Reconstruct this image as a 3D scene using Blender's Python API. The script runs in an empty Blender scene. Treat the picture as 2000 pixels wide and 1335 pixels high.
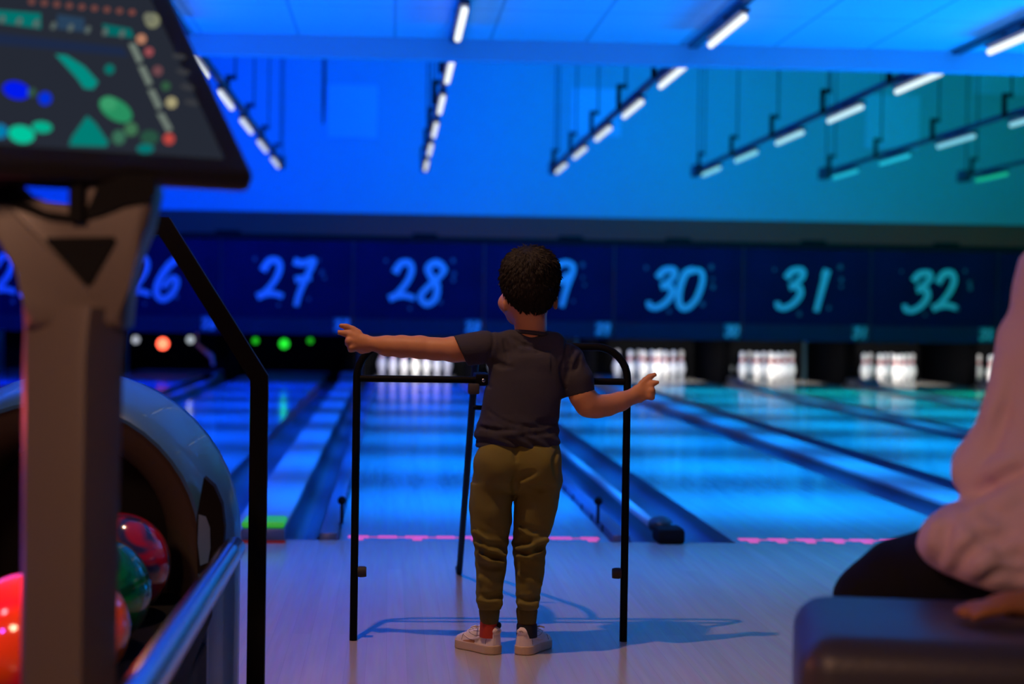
import bpy, bmesh, math, random
import numpy as np
from mathutils import Vector, Matrix, Euler
random.seed(7); rng = np.random.RandomState(7)
S = bpy.context.scene; COL = S.collection
# ---------------------------------------------------------------- camera
FPX = 3663.0; HC = 0.90
VPX, VPY = 763.0, 604.0
ROLL = math.radians(0.86)
_yaw = math.atan((1000 - VPX) / FPX)
_hy = VPY + (1000 - VPX) * math.tan(ROLL)
_pitch = math.atan((667.5 - _hy) / FPX)
cam = bpy.data.cameras.new('camera'); camo = bpy.data.objects.new('camera', cam); COL.objects.link(camo)
cam.sensor_width = 36; cam.lens = FPX * 36 / 2000
RM = Matrix.Rotation(-_yaw, 4, 'Z') @ Matrix.Rotation(math.pi / 2 - _pitch, 4, 'X') @ Matrix.Rotation(ROLL, 4, 'Z')
camo.matrix_world = Matrix.Translation((0, 0, HC)) @ RM
cam.clip_start = 0.05; cam.clip_end = 200
cam.dof.use_dof = True; cam.dof.focus_distance = 4.92; cam.dof.aperture_fstop = 2.6
S.camera = camo
R3 = RM.to_3x3()
def ray(px, py): return (R3 @ Vector(((px - 1000) / FPX, -(py - 667.5) / FPX, -1)))
def at(px, py, D):
    r = ray(px, py); return Vector((0, 0, HC)) + r * (D / r.y)
def atz(px, py, z=0.0):
    r = ray(px, py); return Vector((0, 0, HC)) + r * ((z - HC) / r.z)
# ---------------------------------------------------------------- colour management, world
S.view_settings.view_transform = 'Standard'; S.view_settings.look = 'None'
S.view_settings.gamma = 1; S.view_settings.use_curve_mapping = False
S.view_settings.exposure = 0.0
S.cycles.use_denoising = True
S.cycles.sample_clamp_indirect = 4; S.cycles.max_bounces = 6; S.cycles.caustics_reflective = False; S.cycles.caustics_refractive = False
W = bpy.data.worlds.new('world'); S.world = W; W.use_nodes = True
W.node_tree.nodes['Background'].inputs[0].default_value = (0.006, 0.010, 0.03, 1)
W.node_tree.nodes['Background'].inputs[1].default_value = 1.0
# ---------------------------------------------------------------- lights of the room
LANES = {25: -4.72, 26: -2.97, 27: -1.39, 28: 0.343, 29: 1.905, 30: 3.66, 31: 5.245, 32: 6.99, 33: 8.57}
MASKC = {n: 0.343 + 1.667 * (n - 28) for n in LANES}
FOUL = 7.31; HEAD = 25.6; MASKD = 23.9; WALLD = 28.0
def light(name, kind, loc, to, col, power, **kw):
    l = bpy.data.lights.new(name, kind); o = bpy.data.objects.new(name, l); COL.objects.link(o)
    l.color = col; l.energy = power
    for k, v in kw.items(): setattr(l, k, v)
    o.location = loc
    d = Vector(to) - Vector(loc)
    o.rotation_euler = d.to_track_quat('-Z', 'Y').to_euler()
    return o
# coloured stage washes above the lanes, up behind the beam, aimed at the far wall
for x, c, p in ((-6.5, (0.0, .04, 1), 110), (-2.5, (0, .05, 1), 115), (1.2, (0, .115, 1), 110), (4.6, (0, .32, .66), 75), (7.8, (0, .38, .17), 40), (11, (0, .30, .06), 22)):
    light('wall_wash', 'AREA', (x, 20.5, 5.1), (x * .97, 28, 3.6), c, p, shape='RECTANGLE', size=2.2, size_y=.5, spread=math.radians(100))
# wash onto the masking units
for x, c, p in ((-6.5, (0, .02, 1), 26), (-2.5, (0, .035, 1), 34), (1.2, (0, .14, 1), 30), (4.6, (0, .40, .58), 15), (7.8, (0, .42, .24), 11)):
    light('mask_wash', 'AREA', (x, 15.0, 4.6), (x, 23.9, 1.2), c, p, shape='RECTANGLE', size=2.6, size_y=.3, spread=math.radians(50))
# uplights onto the low ceiling, beside the approach out of frame
for x, y, c, p in ((-4.6, 10.9, (0, .10, 1), 210), (6.6, 10.9, (0, .20, 1), 200)):
    light('ceiling_uplight', 'AREA', (x, y, 0.5), (x * .55, y - .6, 2.66), c, p, shape='RECTANGLE', size=1.6, size_y=1.6, spread=math.radians(95))
# warm house downlight behind the boy: throws the shadow of ramp and arms
light('house_downlight', 'SPOT', (-.30, 4.28, 2.58), (.2, 5.2, 0), (1, .56, .33), 110, spot_size=math.radians(96), spot_blend=.9, shadow_soft_size=.025)
# soft warm house light behind the camera
light('house_light', 'AREA', (-1.5, -.4, 2.5), (.1, 3.6, .5), (1, .52, .32), 10, shape='DISK', size=.8, spread=math.radians(60))
# ---------------------------------------------------------------- mesh helpers
def tag(o, label=None, cat=None, group=None, kind=None):
    if label: o['label'] = label
    if cat: o['category'] = cat
    if group: o['group'] = group
    if kind: o['kind'] = kind
    return o
def empty(name, loc=(0, 0, 0), rz=0):
    o = bpy.data.objects.new(name, None); COL.objects.link(o); o.location = loc; o.rotation_euler = (0, 0, rz)
    o.empty_display_size = .1; return o
class MB:
    def __init__(s): s.bm = bmesh.new()
    def _new(s, f):
        before = set(s.bm.verts); f(); return [v for v in s.bm.verts if v not in before]
    def box(s, x0, x1, y0, y1, z0, z1, bev=0, seg=2, M=None):
        r = bmesh.ops.create_cube(s.bm, size=1); vs = r['verts']
        for v in vs:
            v.co = Vector(((x0 + x1) / 2 + v.co.x * (x1 - x0), (y0 + y1) / 2 + v.co.y * (y1 - y0), (z0 + z1) / 2 + v.co.z * (z1 - z0)))
        if bev:
            es = list({e for v in vs for e in v.link_edges})
            r = bmesh.ops.bevel(s.bm, geom=es, offset=bev, segments=seg, profile=.5, affect='EDGES')
            vs = list({v for f in r['faces'] for v in f.verts} | {v for v in vs if v.is_valid})
        if M is not None:
            for v in vs: v.co = M @ v.co
        return s
    def poly(s, pts, thick, M=None):     # outline in xz, extruded along +y
        n = len(pts); M = M or Matrix()
        a = [s.bm.verts.new(M @ Vector((p[0], 0, p[1]))) for p in pts]
        b = [s.bm.verts.new(M @ Vector((p[0], thick, p[1]))) for p in pts]
        s.bm.faces.new(a); s.bm.faces.new(b[::-1])
        for i in range(n): s.bm.faces.new((a[i], b[i], b[(i + 1) % n], a[(i + 1) % n]))
        return s
    def prism(s, pts3, off):             # 3d outline extruded by vector
        a = [s.bm.verts.new(p) for p in pts3]; b = [s.bm.verts.new(Vector(p) + Vector(off)) for p in pts3]; n = len(a)
        s.bm.faces.new(a); s.bm.faces.new(b[::-1])
        for i in range(n): s.bm.faces.new((a[i], b[i], b[(i + 1) % n], a[(i + 1) % n]))
        return s
    def tube(s, pts, r, n=12, flat=1.0, closed=False, normal=None, twist=0):
        pts = [Vector(p) for p in pts]; rs = r if isinstance(r, (list, tuple)) else [r] * len(pts); rings = []
        up = Vector(normal) if normal else Vector((.13, .21, .97))
        for i, p in enumerate(pts):
            if closed: t = pts[(i + 1) % len(pts)] - pts[i - 1]
            else: t = pts[min(i + 1, len(pts) - 1)] - pts[max(i - 1, 0)]
            t.normalize(); u = up.cross(t)
            if u.length < 1e-4: u = Vector((1, 0, 0)).cross(t)
            u.normalize(); w = t.cross(u)
            rings.append([s.bm.verts.new(p + u * math.cos(2 * math.pi * k / n + twist) * rs[i] + w * math.sin(2 * math.pi * k / n + twist) * rs[i] * flat) for k in range(n)])
        m = len(rings)
        for i in range(m if closed else m - 1):
            A, B = rings[i], rings[(i + 1) % m]
            for k in range(n): s.bm.faces.new((A[k], A[(k + 1) % n], B[(k + 1) % n], B[k]))
        if not closed: s.bm.faces.new(rings[0][::-1]); s.bm.faces.new(rings[-1])
        return s
    def lathe(s, prof, n=24, M=None):
        M = M or Matrix(); rings = []
        for r, z in prof:
            rings.append([s.bm.verts.new(M @ Vector((max(r, 1e-4) * math.cos(2 * math.pi * k / n), max(r, 1e-4) * math.sin(2 * math.pi * k / n), z))) for k in range(n)])
        for A, B in zip(rings, rings[1:]):
            for k in range(n): s.bm.faces.new((A[k], A[(k + 1) % n], B[(k + 1) % n], B[k]))
        s.bm.faces.new(rings[0][::-1]); s.bm.faces.new(rings[-1]); return s
    def loft(s, rings, closed=True, cap=True):
        R = [[s.bm.verts.new(p) for p in r] for r in rings]; n = len(R[0])
        for A, B in zip(R, R[1:]):
            for k in range(n if closed else n - 1): s.bm.faces.new((A[k], A[(k + 1) % n], B[(k + 1) % n], B[k]))
        if cap: s.bm.faces.new(R[0][::-1]); s.bm.faces.new(R[-1])
        return s
    def ball(s, c, r, sc=(1, 1, 1), seg=20, M=None):
        r_ = bmesh.ops.create_uvsphere(s.bm, u_segments=seg, v_segments=seg // 2 + 2, radius=r)
        for v in r_['verts']:
            v.co = Vector((v.co.x * sc[0], v.co.y * sc[1], v.co.z * sc[2]))
            if M is not None: v.co = M @ v.co
            v.co += Vector(c)
        return s
    def build(s, name, mat, parent=None, smooth=True, angle=40, mats=None):
        bmesh.ops.recalc_face_normals(s.bm, faces=s.bm.faces)
        me = bpy.data.meshes.new(name); s.bm.to_mesh(me); s.bm.free()
        if smooth:
            me.shade_smooth()
            try: me.set_sharp_from_angle(angle=math.radians(angle))
            except Exception: pass
        o = bpy.data.objects.new(name, me); COL.objects.link(o)
        for m in ([mat] if mats is None else mats): me.materials.append(m)
        if parent: o.parent = parent
        return o
def copy_tree(o, parent=None):
    c = o.copy(); COL.objects.link(c); c.parent = parent
    for ch in list(o.children): copy_tree(ch, c)
    return c
# ---------------------------------------------------------------- materials
def mat(name, col, rough=.5, metal=0, spec=.5, emit=None, estr=0, bump=0, bscale=50, coat=0, var=0, vscale=8, bstretch=(1, 1, 1)):
    m = bpy.data.materials.new(name); m.use_nodes = True; nt = m.node_tree; b = nt.nodes['Principled BSDF']
    b.inputs['Base Color'].default_value = (*col, 1); b.inputs['Roughness'].default_value = rough
    b.inputs['Metallic'].default_value = metal; b.inputs['Specular IOR Level'].default_value = spec
    b.inputs['Coat Weight'].default_value = coat; b.inputs['Coat Roughness'].default_value = .05
    if emit: b.inputs['Emission Color'].default_value = (*emit, 1); b.inputs['Emission Strength'].default_value = estr
    if bump or var:
        tc = nt.nodes.new('ShaderNodeTexCoord'); mp = nt.nodes.new('ShaderNodeMapping'); nt.links.new(tc.outputs['Object'], mp.inputs[0])
        mp.inputs['Scale'].default_value = bstretch
    if bump:
        n = nt.nodes.new('ShaderNodeTexNoise'); n.inputs['Scale'].default_value = bscale; n.inputs['Detail'].default_value = 4
        nt.links.new(mp.outputs[0], n.inputs['Vector'])
        bp = nt.nodes.new('ShaderNodeBump'); bp.inputs['Strength'].default_value = bump; bp.inputs['Distance'].default_value = .01
        nt.links.new(n.outputs['Fac'], bp.inputs['Height']); nt.links.new(bp.outputs[0], b.inputs['Normal'])
    if var:
        n = nt.nodes.new('ShaderNodeTexNoise'); n.inputs['Scale'].default_value = vscale; nt.links.new(mp.outputs[0], n.inputs['Vector'])
        mx = nt.nodes.new('ShaderNodeMix'); mx.data_type = 'RGBA'; mx.blend_type = 'MIX'
        mx.inputs['A'].default_value = (*[c * (1 - var) for c in col], 1); mx.inputs['B'].default_value = (*[min(1, c * (1 + var)) for c in col], 1)
        nt.links.new(n.outputs['Fac'], mx.inputs['Factor']); nt.links.new(mx.outputs['Result'], b.inputs['Base Color'])
    return m
def wood_mat(name, c1, c2, plank=.028, rough=.22, spec=.5, seam=.55, plen=1.4):
    m = bpy.data.materials.new(name); m.use_nodes = True; nt = m.node_tree; b = nt.nodes['Principled BSDF']; L = nt.links.new
    tc = nt.nodes.new('ShaderNodeTexCoord'); mp = nt.nodes.new('ShaderNodeMapping'); L(tc.outputs['Object'], mp.inputs[0])
    mp.inputs['Rotation'].default_value = (0, 0, math.pi / 2)
    br = nt.nodes.new('ShaderNodeTexBrick'); L(mp.outputs[0], br.inputs['Vector'])
    br.inputs['Scale'].default_value = 1; br.inputs['Brick Width'].default_value = plen; br.inputs['Row Height'].default_value = plank
    br.inputs['Mortar Size'].default_value = .0006; br.inputs['Mortar Smooth'].default_value = .4; br.inputs['Bias'].default_value = 0
    br.inputs['Color1'].default_value = (*c1, 1); br.inputs['Color2'].default_value = (*c2, 1); br.inputs['Mortar'].default_value = (*[x * seam for x in c1], 1)
    mp2 = nt.nodes.new('ShaderNodeMapping'); L(tc.outputs['Object'], mp2.inputs[0]); mp2.inputs['Scale'].default_value = (60, 2.5, 1)
    n = nt.nodes.new('ShaderNodeTexNoise'); L(mp2.outputs[0], n.inputs['Vector']); n.inputs['Scale'].default_value = 1; n.inputs['Detail'].default_value = 4
    mx = nt.nodes.new('ShaderNodeMix'); mx.data_type = 'RGBA'; mx.blend_type = 'MULTIPLY'; mx.inputs['Factor'].default_value = .35
    L(br.outputs['Color'], mx.inputs['A']); L(n.outputs['Color'], mx.inputs['B']); L(mx.outputs['Result'], b.inputs['Base Color'])
    b.inputs['Roughness'].default_value = rough; b.inputs['Specular IOR Level'].default_value = spec
    return m
def emis(name, col, s):
    m = bpy.data.materials.new(name); m.use_nodes = True; nt = m.node_tree; nt.nodes.clear()
    e = nt.nodes.new('ShaderNodeEmission'); o = nt.nodes.new('ShaderNodeOutputMaterial'); nt.links.new(e.outputs[0], o.inputs[0])
    e.inputs[0].default_value = (*col, 1); e.inputs[1].default_value = s; return m
NW = {25: 'twenty-five', 26: 'twenty-six', 27: 'twenty-seven', 28: 'twenty-eight', 29: 'twenty-nine', 30: 'thirty', 31: 'thirty-one', 32: 'thirty-two', 33: 'thirty-three'}
# ================================================================ room
M_floor = wood_mat('approach_boards', (.60, .52, .44), (.54, .47, .40), plank=.052, rough=.20, spec=.30, seam=.8, plen=2.6)
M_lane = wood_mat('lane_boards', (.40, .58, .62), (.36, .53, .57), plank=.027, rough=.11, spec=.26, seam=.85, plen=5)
M_wall = mat('wall_paint', (.28, .56, .64), .75, var=.06, vscale=.6)
M_panel = mat('pale_panel', (.34, .72, .92), .6)
M_dark = mat('black_metal', (.012, .011, .012), .38)
M_gut = mat('gutter_plastic', (.06, .065, .10), .30, spec=.35)
M_cap = mat('division_cap', (.40, .42, .48), .32, spec=.35)
M_rail = mat('bumper_rail', (.07, .10, .20), .35)
M_black = mat('matte_black', (.004, .004, .005), .8, spec=.2)
M_deck = mat('pin_deck', (.30, .27, .23), .14, spec=.6)
def struct(name, mb, m, **k): o = mb.build(name, m, smooth=False, **k); o['kind'] = 'structure'; return o
struct('floor', MB().box(-11, 13, -2.5, FOUL, -.06, 0), M_floor)
struct('ground', MB().box(-11, 13, FOUL, WALLD, -.22, -.16), M_black)
# low ceiling with a tile grid
def tile_mat():
    m = mat('ceiling_tiles', (.74, .74, .76), .8); nt = m.node_tree; b = nt.nodes['Principled BSDF']; L = nt.links.new
    tc = nt.nodes.new('ShaderNodeTexCoord'); br = nt.nodes.new('ShaderNodeTexBrick'); L(tc.outputs['Object'], br.inputs[0])
    br.offset = 0; br.inputs['Scale'].default_value = 1; br.inputs['Brick Width'].default_value = .62; br.inputs['Row Height'].default_value = 1.22
    br.inputs['Mortar Size'].default_value = .012; br.inputs['Mortar Smooth'].default_value = .3
    for k, c in (('Color1', .74), ('Color2', .72), ('Mortar', .50)): br.inputs[k].default_value = (c * .6, c, c, 1)
    L(br.outputs['Color'], b.inputs['Base Color']); return m
struct('ceiling', MB().box(-11, 13, -2.5, 12.2, 2.66, 2.74), tile_mat())
struct('ceiling_far', MB().box(-11, 13, 12.2, WALLD, 5.6, 5.7), M_wall)
struct('trim_1', MB().box(-11, 13, 12.2, 12.34, 2.525, 2.665, bev=.004, seg=1), M_wall)
struct('wall_upper', MB().box(-11, 13, 12.2, 12.34, 2.665, 5.6), M_wall)
struct('wall_back', MB().box(-11, 13, WALLD, WALLD + .1, -.2, 5.7), M_wall)
struct('wall_left', MB().box(-11.1, -11, -2.5, WALLD, -.2, 5.7), M_wall)
struct('wall_right', MB().box(13, 13.1, -2.5, WALLD, -.2, 5.7), M_wall)
struct('wall_lower', MB().box(-11, 13, 25.9, 26.0, .66, 2.22, bev=.03), mat('reddish_board', (.26, .065, .05), .85, spec=.1))  # reddish brown board in front of the far wall's lower part
# pale square panels on the far wall
for i, (x0, x1, y0, y1, lb) in enumerate(((640, 735, 165, 270, 'pale square panel high on the blue part of the far wall'),
        (1118, 1212, 172, 268, 'pale square panel on the wall behind the lights above number 29'),
        (1692, 1796, 184, 292, 'pale square panel on the teal part of the far wall'),
        (1905, 2010, 140, 186, 'pale panel at the top of the green part of the far wall'))):
    a = at(x0, y0, WALLD - .03); b = at(x1, y1, WALLD - .03)
    tag(MB().box(a.x, b.x, WALLD - .03, WALLD - .001, b.z, a.z, bev=.006, seg=1).build('wall_panel', M_panel, smooth=False), lb, 'wall panel', 'pale square panels on the far wall')
# dark rod hanging in front of the far wall
a = at(632, 242, 22.0); tag(MB().tube([(a.x, 22, 5.6), (a.x, 22, a.z + .3), (a.x, 22, a.z)], [.022, .022, .014], 8).build('hanging_rod', M_dark), 'dark thin rod hanging from the high ceiling in front of the blue wall', 'rod')
# ================================================================ lanes
def gutter_mesh(x0, x1):
    rings = []; n = 10
    for y in (FOUL, 24.6):
        r = []
        for k in range(n + 1):
            t = math.pi * k / n; r.append(Vector(((x0 + x1) / 2 - (x1 - x0) / 2 * math.cos(t), y, -.005 - .085 * math.sin(t) ** .8)))
        for k in range(n, -1, -1):
            t = math.pi * k / n; r.append(Vector(((x0 + x1) / 2 - (x1 - x0) / 2 * math.cos(t), y, -.15)))
        rings.append(r)
    return MB().loft(rings)
M_pink = mat('foul_marking', (.85, .12, .30), .5, emit=(1, .10, .30), estr=.55)  # fluorescent paint, weak glow added so the pink shows under blue lamps
GW = .225
for n, c in LANES.items():
    ln = empty('bowling_lane', (c, FOUL, 0))
    tag(ln, f'polished wooden bowling lane under the panel painted {NW[n]}', 'bowling lane', 'bowling lanes')
    def put(mb, nm, m, sm=False, c=c, ln=ln):
        for v in mb.bm.verts: v.co -= Vector((c, FOUL, 0))
        return mb.build(nm, m, ln, smooth=sm)
    put(MB().box(c - .533, c + .533, FOUL + .002, 24.5, -.15, 0), 'lane_bed', M_lane)
    put(MB().box(c - .533, c + .533, 24.5, 26.6, -.15, 0), 'pin_deck', M_deck)
    g = .085 if n == 28 else 0
    put(gutter_mesh(c - .535 - GW, c - .535 - g), 'gutter', M_gut, True)
    put(gutter_mesh(c + .535 + g, c + .535 + GW), 'gutter', M_gut, True)
    if n >= 28:
        mk = MB().box(c - .46, c + .47, FOUL + .10, FOUL + .115, 0, .0010)
        for j in range(9):
            x = c - .46 + j * .115; w = random.uniform(.035, .05)
            mk.box(x - w, x + w, FOUL + .08, FOUL + .15, 0, .0012)
            if j % 2 == 0 or n != 28: mk.box(x - .016, x + .020, FOUL + .015, FOUL + .085, 0, .0014)
        put(mk, 'foul_marking', M_pink)
# division caps between lanes, one per gap
ks = sorted(LANES)
for a, b in zip(ks, ks[1:]):
    x0 = LANES[a] + .537 + GW; x1 = LANES[b] - .537 - GW
    if x1 - x0 < .03: x0, x1 = (x0 + x1) / 2 - .02, (x0 + x1) / 2 + .02
    e = empty('lane_divider', ((x0 + x1) / 2, FOUL, 0)); tag(e, f'long flat divider strip between the gutters of lanes {NW[a]} and {NW[b]}', 'lane divider', 'divider strips between the lanes')
    w = (x1 - x0) / 2
    MB().box(-w, w, 0.17 if a in (27, 28) else .002, 17.0, -.15, .015, bev=.006).build('capping', M_cap, e)
    MB().box(-w - .005, w + .005, 16.2, 17.1, .015, .085, bev=.02).build('end_housing', M_rail, e)
M_green = mat('green_lid_glow', (.10, .62, .05), .5, emit=(.05, .9, .05), estr=.25)  # green lid, brightened by a weak added glow
# bumper rails beside lane 28
for s in (-1, 1):
    xc = .343 + s * .575; e = empty('bumper_rail', (xc, FOUL, 0))
    tag(e, 'raised bumper rail between lane 28 and the gutter on its ' + ('ball rack' if s < 0 else 'lane 29') + ' side', 'bumper rail', 'bumper rails of lane 28')
    MB().box(-.036, .036, .02, 16.5, -.06, .028, bev=.012).build('rail', M_rail, e)
    for j in range(5): MB().box(-s * .0345 - .003, -s * .0345 + .003, .34 + j * .42, .40 + j * .42, -.002, .024, bev=.002).build('slot', M_black, e)
# foul sensors and housings at the foul line
def on_floor(mb, nm, m, par=None): return mb.build(nm, m, par)
for px, lb in ((664, 'small black foul sensor knob at the rack side edge of lane 28'), (1181, 'small black foul sensor knob beside the slotted rail between lanes 28 and 29')):
    p = atz(px, 1046, 0); e = empty('foul_sensor', (p.x, p.y + .25, .0)); tag(e, lb, 'foul sensor', 'foul sensors')
    MB().tube([(0, 0, .02), (0, 0, .10)], .007, 8).build('stem', M_black, e)
    MB().ball((0, 0, .115), .018).build('head', M_black, e)
p = atz(515, 1056, 0); e = empty('lane_housing', (p.x, FOUL - .04, 0)); tag(e, 'low dark housing with bright green top at the foul line by the guard rail', 'housing')
MB().box(-.085, .085, -.06, .14, 0, .055, bev=.01).build('body', M_rail, e); MB().box(-.083, .083, -.055, .16, .0555, .082, bev=.012).build('lid', M_green, e)
MB().box(-.086, .086, -.067, -.0605, .0, .010).build('red_strip', mat('red_strip', (.5, .02, .01), .5), e)
p = atz(1312, 1064, 0); e = empty('lane_housing', (p.x, FOUL - .02, 0)); tag(e, 'dark boxy housing at the foul line end of the divider between lanes 28 and 29', 'housing')
MB().box(-.055, .055, -.05, .10, 0, .062, bev=.015).build('body', M_black, e)
MB().ball((-.02, .12, .06), .05, (1, 1.2, .7)).build('domed_cover', mat('dark_teal_plastic', (.03, .05, .07), .3), e)
# ================================================================ pins
pin_prof = [(.0258, 0), (.0275, .008), (.036, .045), (.0525, .085), (.0605, .115), (.0585, .150), (.045, .19), (.032, .225), (.0245, .25), (.0232, .262), (.026, .285), (.0312, .315), (.0325, .340), (.029, .362), (.018, .376), (.004, .381)]
from bisect import bisect
def pin_r(z):
    for (r0, z0), (r1, z1) in zip(pin_prof, pin_prof[1:]):
        if z0 <= z <= z1: return r0 + (r1 - r0) * (z - z0) / (z1 - z0)
M_pin = mat('pin_white', (.86, .85, .82), .25, coat=.3); M_red = mat('pin_red', (.55, .004, .008), .35)
pin0 = None
names10 = ['head pin', 'pin two', 'pin three']
desc = ['front pin', 'left pin of the second row', 'right pin of the second row', 'left pin of the third row', 'middle pin of the third row', 'right pin of the third row',
        'left corner pin of the back row', 'second pin from the left of the back row', 'third pin from the left of the back row', 'right corner pin of the back row']
def mk_pin():
    e = empty('bowling_pin'); MB().lathe(pin_prof, 20).build('body', M_pin, e)
    for z in (.247, .272):
        MB().lathe([(pin_r(z - .0105) + .0008, z - .0105), (pin_r(z) + .0008, z), (pin_r(z + .0105) + .0008, z + .0105)], 20).build('red_band', M_red, e)
    return e
for n in (28, 29, 30, 31, 32, 33):
    i = 0
    for row in range(4):
        for j in range(row + 1):
            if pin0 is None: pin0 = o = mk_pin()
            else: o = copy_tree(pin0)
            o.location = (LANES[n] + (j - row / 2) * .3048, HEAD + row * .264, 0)
            tag(o, f'{desc[i]} in the white rack below number {NW[n]}', 'bowling pin', f'full rack of pins below number {n}'); i += 1
    light('pin_light', 'AREA', (LANES[n], 24.15, .60), (LANES[n], 25.9, .17), (1, .97, .95), 28, shape='RECTANGLE', size=.8, size_y=.06, spread=math.radians(105))
# kickback side walls between the pits, pit curtains
for a, b in zip(ks, ks[1:]):
    x = (LANES[a] + LANES[b]) / 2; w = max(.06, (LANES[b] - LANES[a]) / 2 - .80)
    tag(MB().box(x - w, x + w, 24.62, 26.99, -.15, .60, bev=.01).build('pit_side_wall', mat('kickback', (.0015, .0015, .002), .8, spec=.03), smooth=False),
        f'dark side board of the pin pits between lanes {NW[a]} and {NW[b]}', 'pit side wall', 'side boards between the pin pits')
for n, c in LANES.items():
    tag(MB().box(c - .75, c + .75, 27.0, 27.06, -.15, .62).build('pit_curtain', M_black, smooth=False), f'black pit curtain behind the pin deck of lane {NW[n]}', 'curtain', 'pit curtains')
# ================================================================ masking units with painted numbers
DIG = {'0': [[(.62, .98), (.30, .88), (.10, .45), (.12, .08), (.38, .0), (.72, .25), (.92, .68), (.88, .93), (.62, .98)]],
 '1': [[(.80, 1.0), (.62, .5), (.42, -.08)], [(.80, 1.0), (.72, .9), (.66, .80)]],
 '2': [[(.20, .72), (.42, .96), (.70, .98), (.80, .80), (.66, .52), (.34, .22), (.02, .06)], [(.02, .06), (.30, .14), (.60, .15), (.92, .08)]],
 '3': [[(.30, .76), (.52, .95), (.86, .97), (.88, .82), (.66, .66), (.42, .55)], [(.42, .55), (.72, .56), (.82, .38), (.60, .14), (.26, .0), (.02, .04), (.0, .16)]],
 '5': [[(.95, .98), (.42, .92), (.30, .55), (.62, .60), (.78, .38), (.55, .08), (.05, .02)]],
 '6': [[(.92, 1.02), (.55, .78), (.22, .38), (.18, .08), (.42, -.04), (.74, .14), (.86, .42), (.70, .50), (.40, .26)]],
 '7': [[(.30, .98), (.62, .92), (1.0, 1.0), (.78, .62), (.52, .18), (.40, -.16)], [(.36, .50), (.60, .54), (.92, .56)]],
 '8': [[(.92, .90), (.66, 1.0), (.40, .86), (.50, .66), (.72, .42), (.66, .08), (.36, -.06), (.14, .12), (.38, .36), (.80, .64), (.98, .82), (.92, .90)]],
 '9': [[(.80, .72), (.52, .55), (.24, .60), (.26, .84), (.56, 1.0), (.86, .96), (.90, .78), (.70, .38), (.52, -.12)]]}
def crom(pts, n=7):
    out = []; P = [pts[0]] + list(pts) + [pts[-1]]
    for i in range(1, len(P) - 2):
        for k in range(n):
            t = k / n; a, b, c, d = P[i - 1:i + 3]
            out.append(tuple(.5 * (2 * b[j] + (c[j] - a[j]) * t + (2 * a[j] - 5 * b[j] + 4 * c[j] - d[j]) * t * t + (3 * b[j] - a[j] - 3 * c[j] + d[j]) * t ** 3) for j in range(len(b))))
    out.append(tuple(pts[-1])); return out
def number_mesh(txt, w, h, r, gap=1.0, y=0, brush=True):
    mb = MB(); x0 = -w * (len(txt) - 1) * gap / 2 - w / 2
    for i, ch in enumerate(txt):
        for st in DIG[ch]:
            c = crom(st); P = [(x0 + i * w * gap + p[0] * w, y, (p[1] - .5) * h) for p in c]
            rs = [r * ((1.12 - .35 * k / len(P)) if brush else 1) for k in range(len(P))]
            mb.tube(P, rs, 8, flat=.12, normal=(0, 1, 0), twist=0)
    return mb
def flatnum(mb, yc):      # flatten in depth so that strokes are paint thin
    for v in mb.bm.verts: v.co.y = yc + (v.co.y - yc) * .15
    return mb
M_mask = mat('mask_navy', (.012, .008, .045), .9, spec=.08, var=.5, vscale=1.2); M_mask2 = mat('mask_skirt', (.020, .026, .060), .8, spec=.15)
M_num = mat('number_paint', (.80, .84, .90), .6); M_spl = mat('splatter_paint', (.12, .14, .18), .6)
M_plate = mat('plate_pale', (.13, .15, .19), .5)
numz = {26: .0, 27: .0, 28: 0, 29: .02, 30: -.03, 31: -.01, 32: -.02}
for n, c in MASKC.items():
    e = empty('masking_panel', (c, MASKD, 0)); tag(e, f'dark blue masking panel over the pins painted with number {NW[n]}', 'masking panel', 'numbered masking panels')
    hw = 1.667 / 2 - .006
    MB().box(-hw, hw, 0, .04, .775, 1.765, bev=.004, seg=1).build('panel_board', M_mask, e, smooth=False)
    MB().box(-hw, hw, -.012, .03, .567, .772, bev=.004, seg=1).build('skirt_board', M_mask2, e, smooth=False)
    MB().box(-hw - .004, -hw + .010, -.014, -.001, .775, 1.765).build('seam_strip', M_mask2, e, smooth=False)
    nm = flatnum(number_mesh(str(n), .36, .50, .042, gap=.98), 0)
    for v in nm.bm.verts: v.co += Vector((-.02, -.004, 1.255 + numz.get(n, 0)))
    nm.build('numeral', M_num, e)
    sp = MB()
    for x, z in ((-.42, 1.50), (.45, 1.36), (.46, 1.27), (.42, 1.52), (-.10, .93), (.30, 1.02)):
        rr = random.uniform(.016, .030)
        MB().ball((x + random.uniform(-.02, .02), -.002, z + random.uniform(-.02, .02)), rr, (1, .12, 1.2), 8).build('paint_splatter', M_spl, e)
    pl = MB().box(.60, .80, -.030, -.013, .592, .782, bev=.01).build('number_plate', M_plate, e)
    nn = flatnum(number_mesh(str(n), .085, .12, .012, gap=1.05, brush=False), 0)
    for v in nn.bm.verts: v.co += Vector((.70, -.033, .688))
    nn.build('plate_numeral', M_num, pl)
tr = MB().box(-8.2, 10.6, MASKD - .03, MASKD + .08, 1.77, 1.835, bev=.004, seg=1)
tr.build('trim_2', M_black, smooth=False)['kind'] = 'structure'
MB().box(-8.2, 10.6, 24.20, 24.61, .594, .66).build('trim_3', M_black, smooth=False)['kind'] = 'structure'
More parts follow.
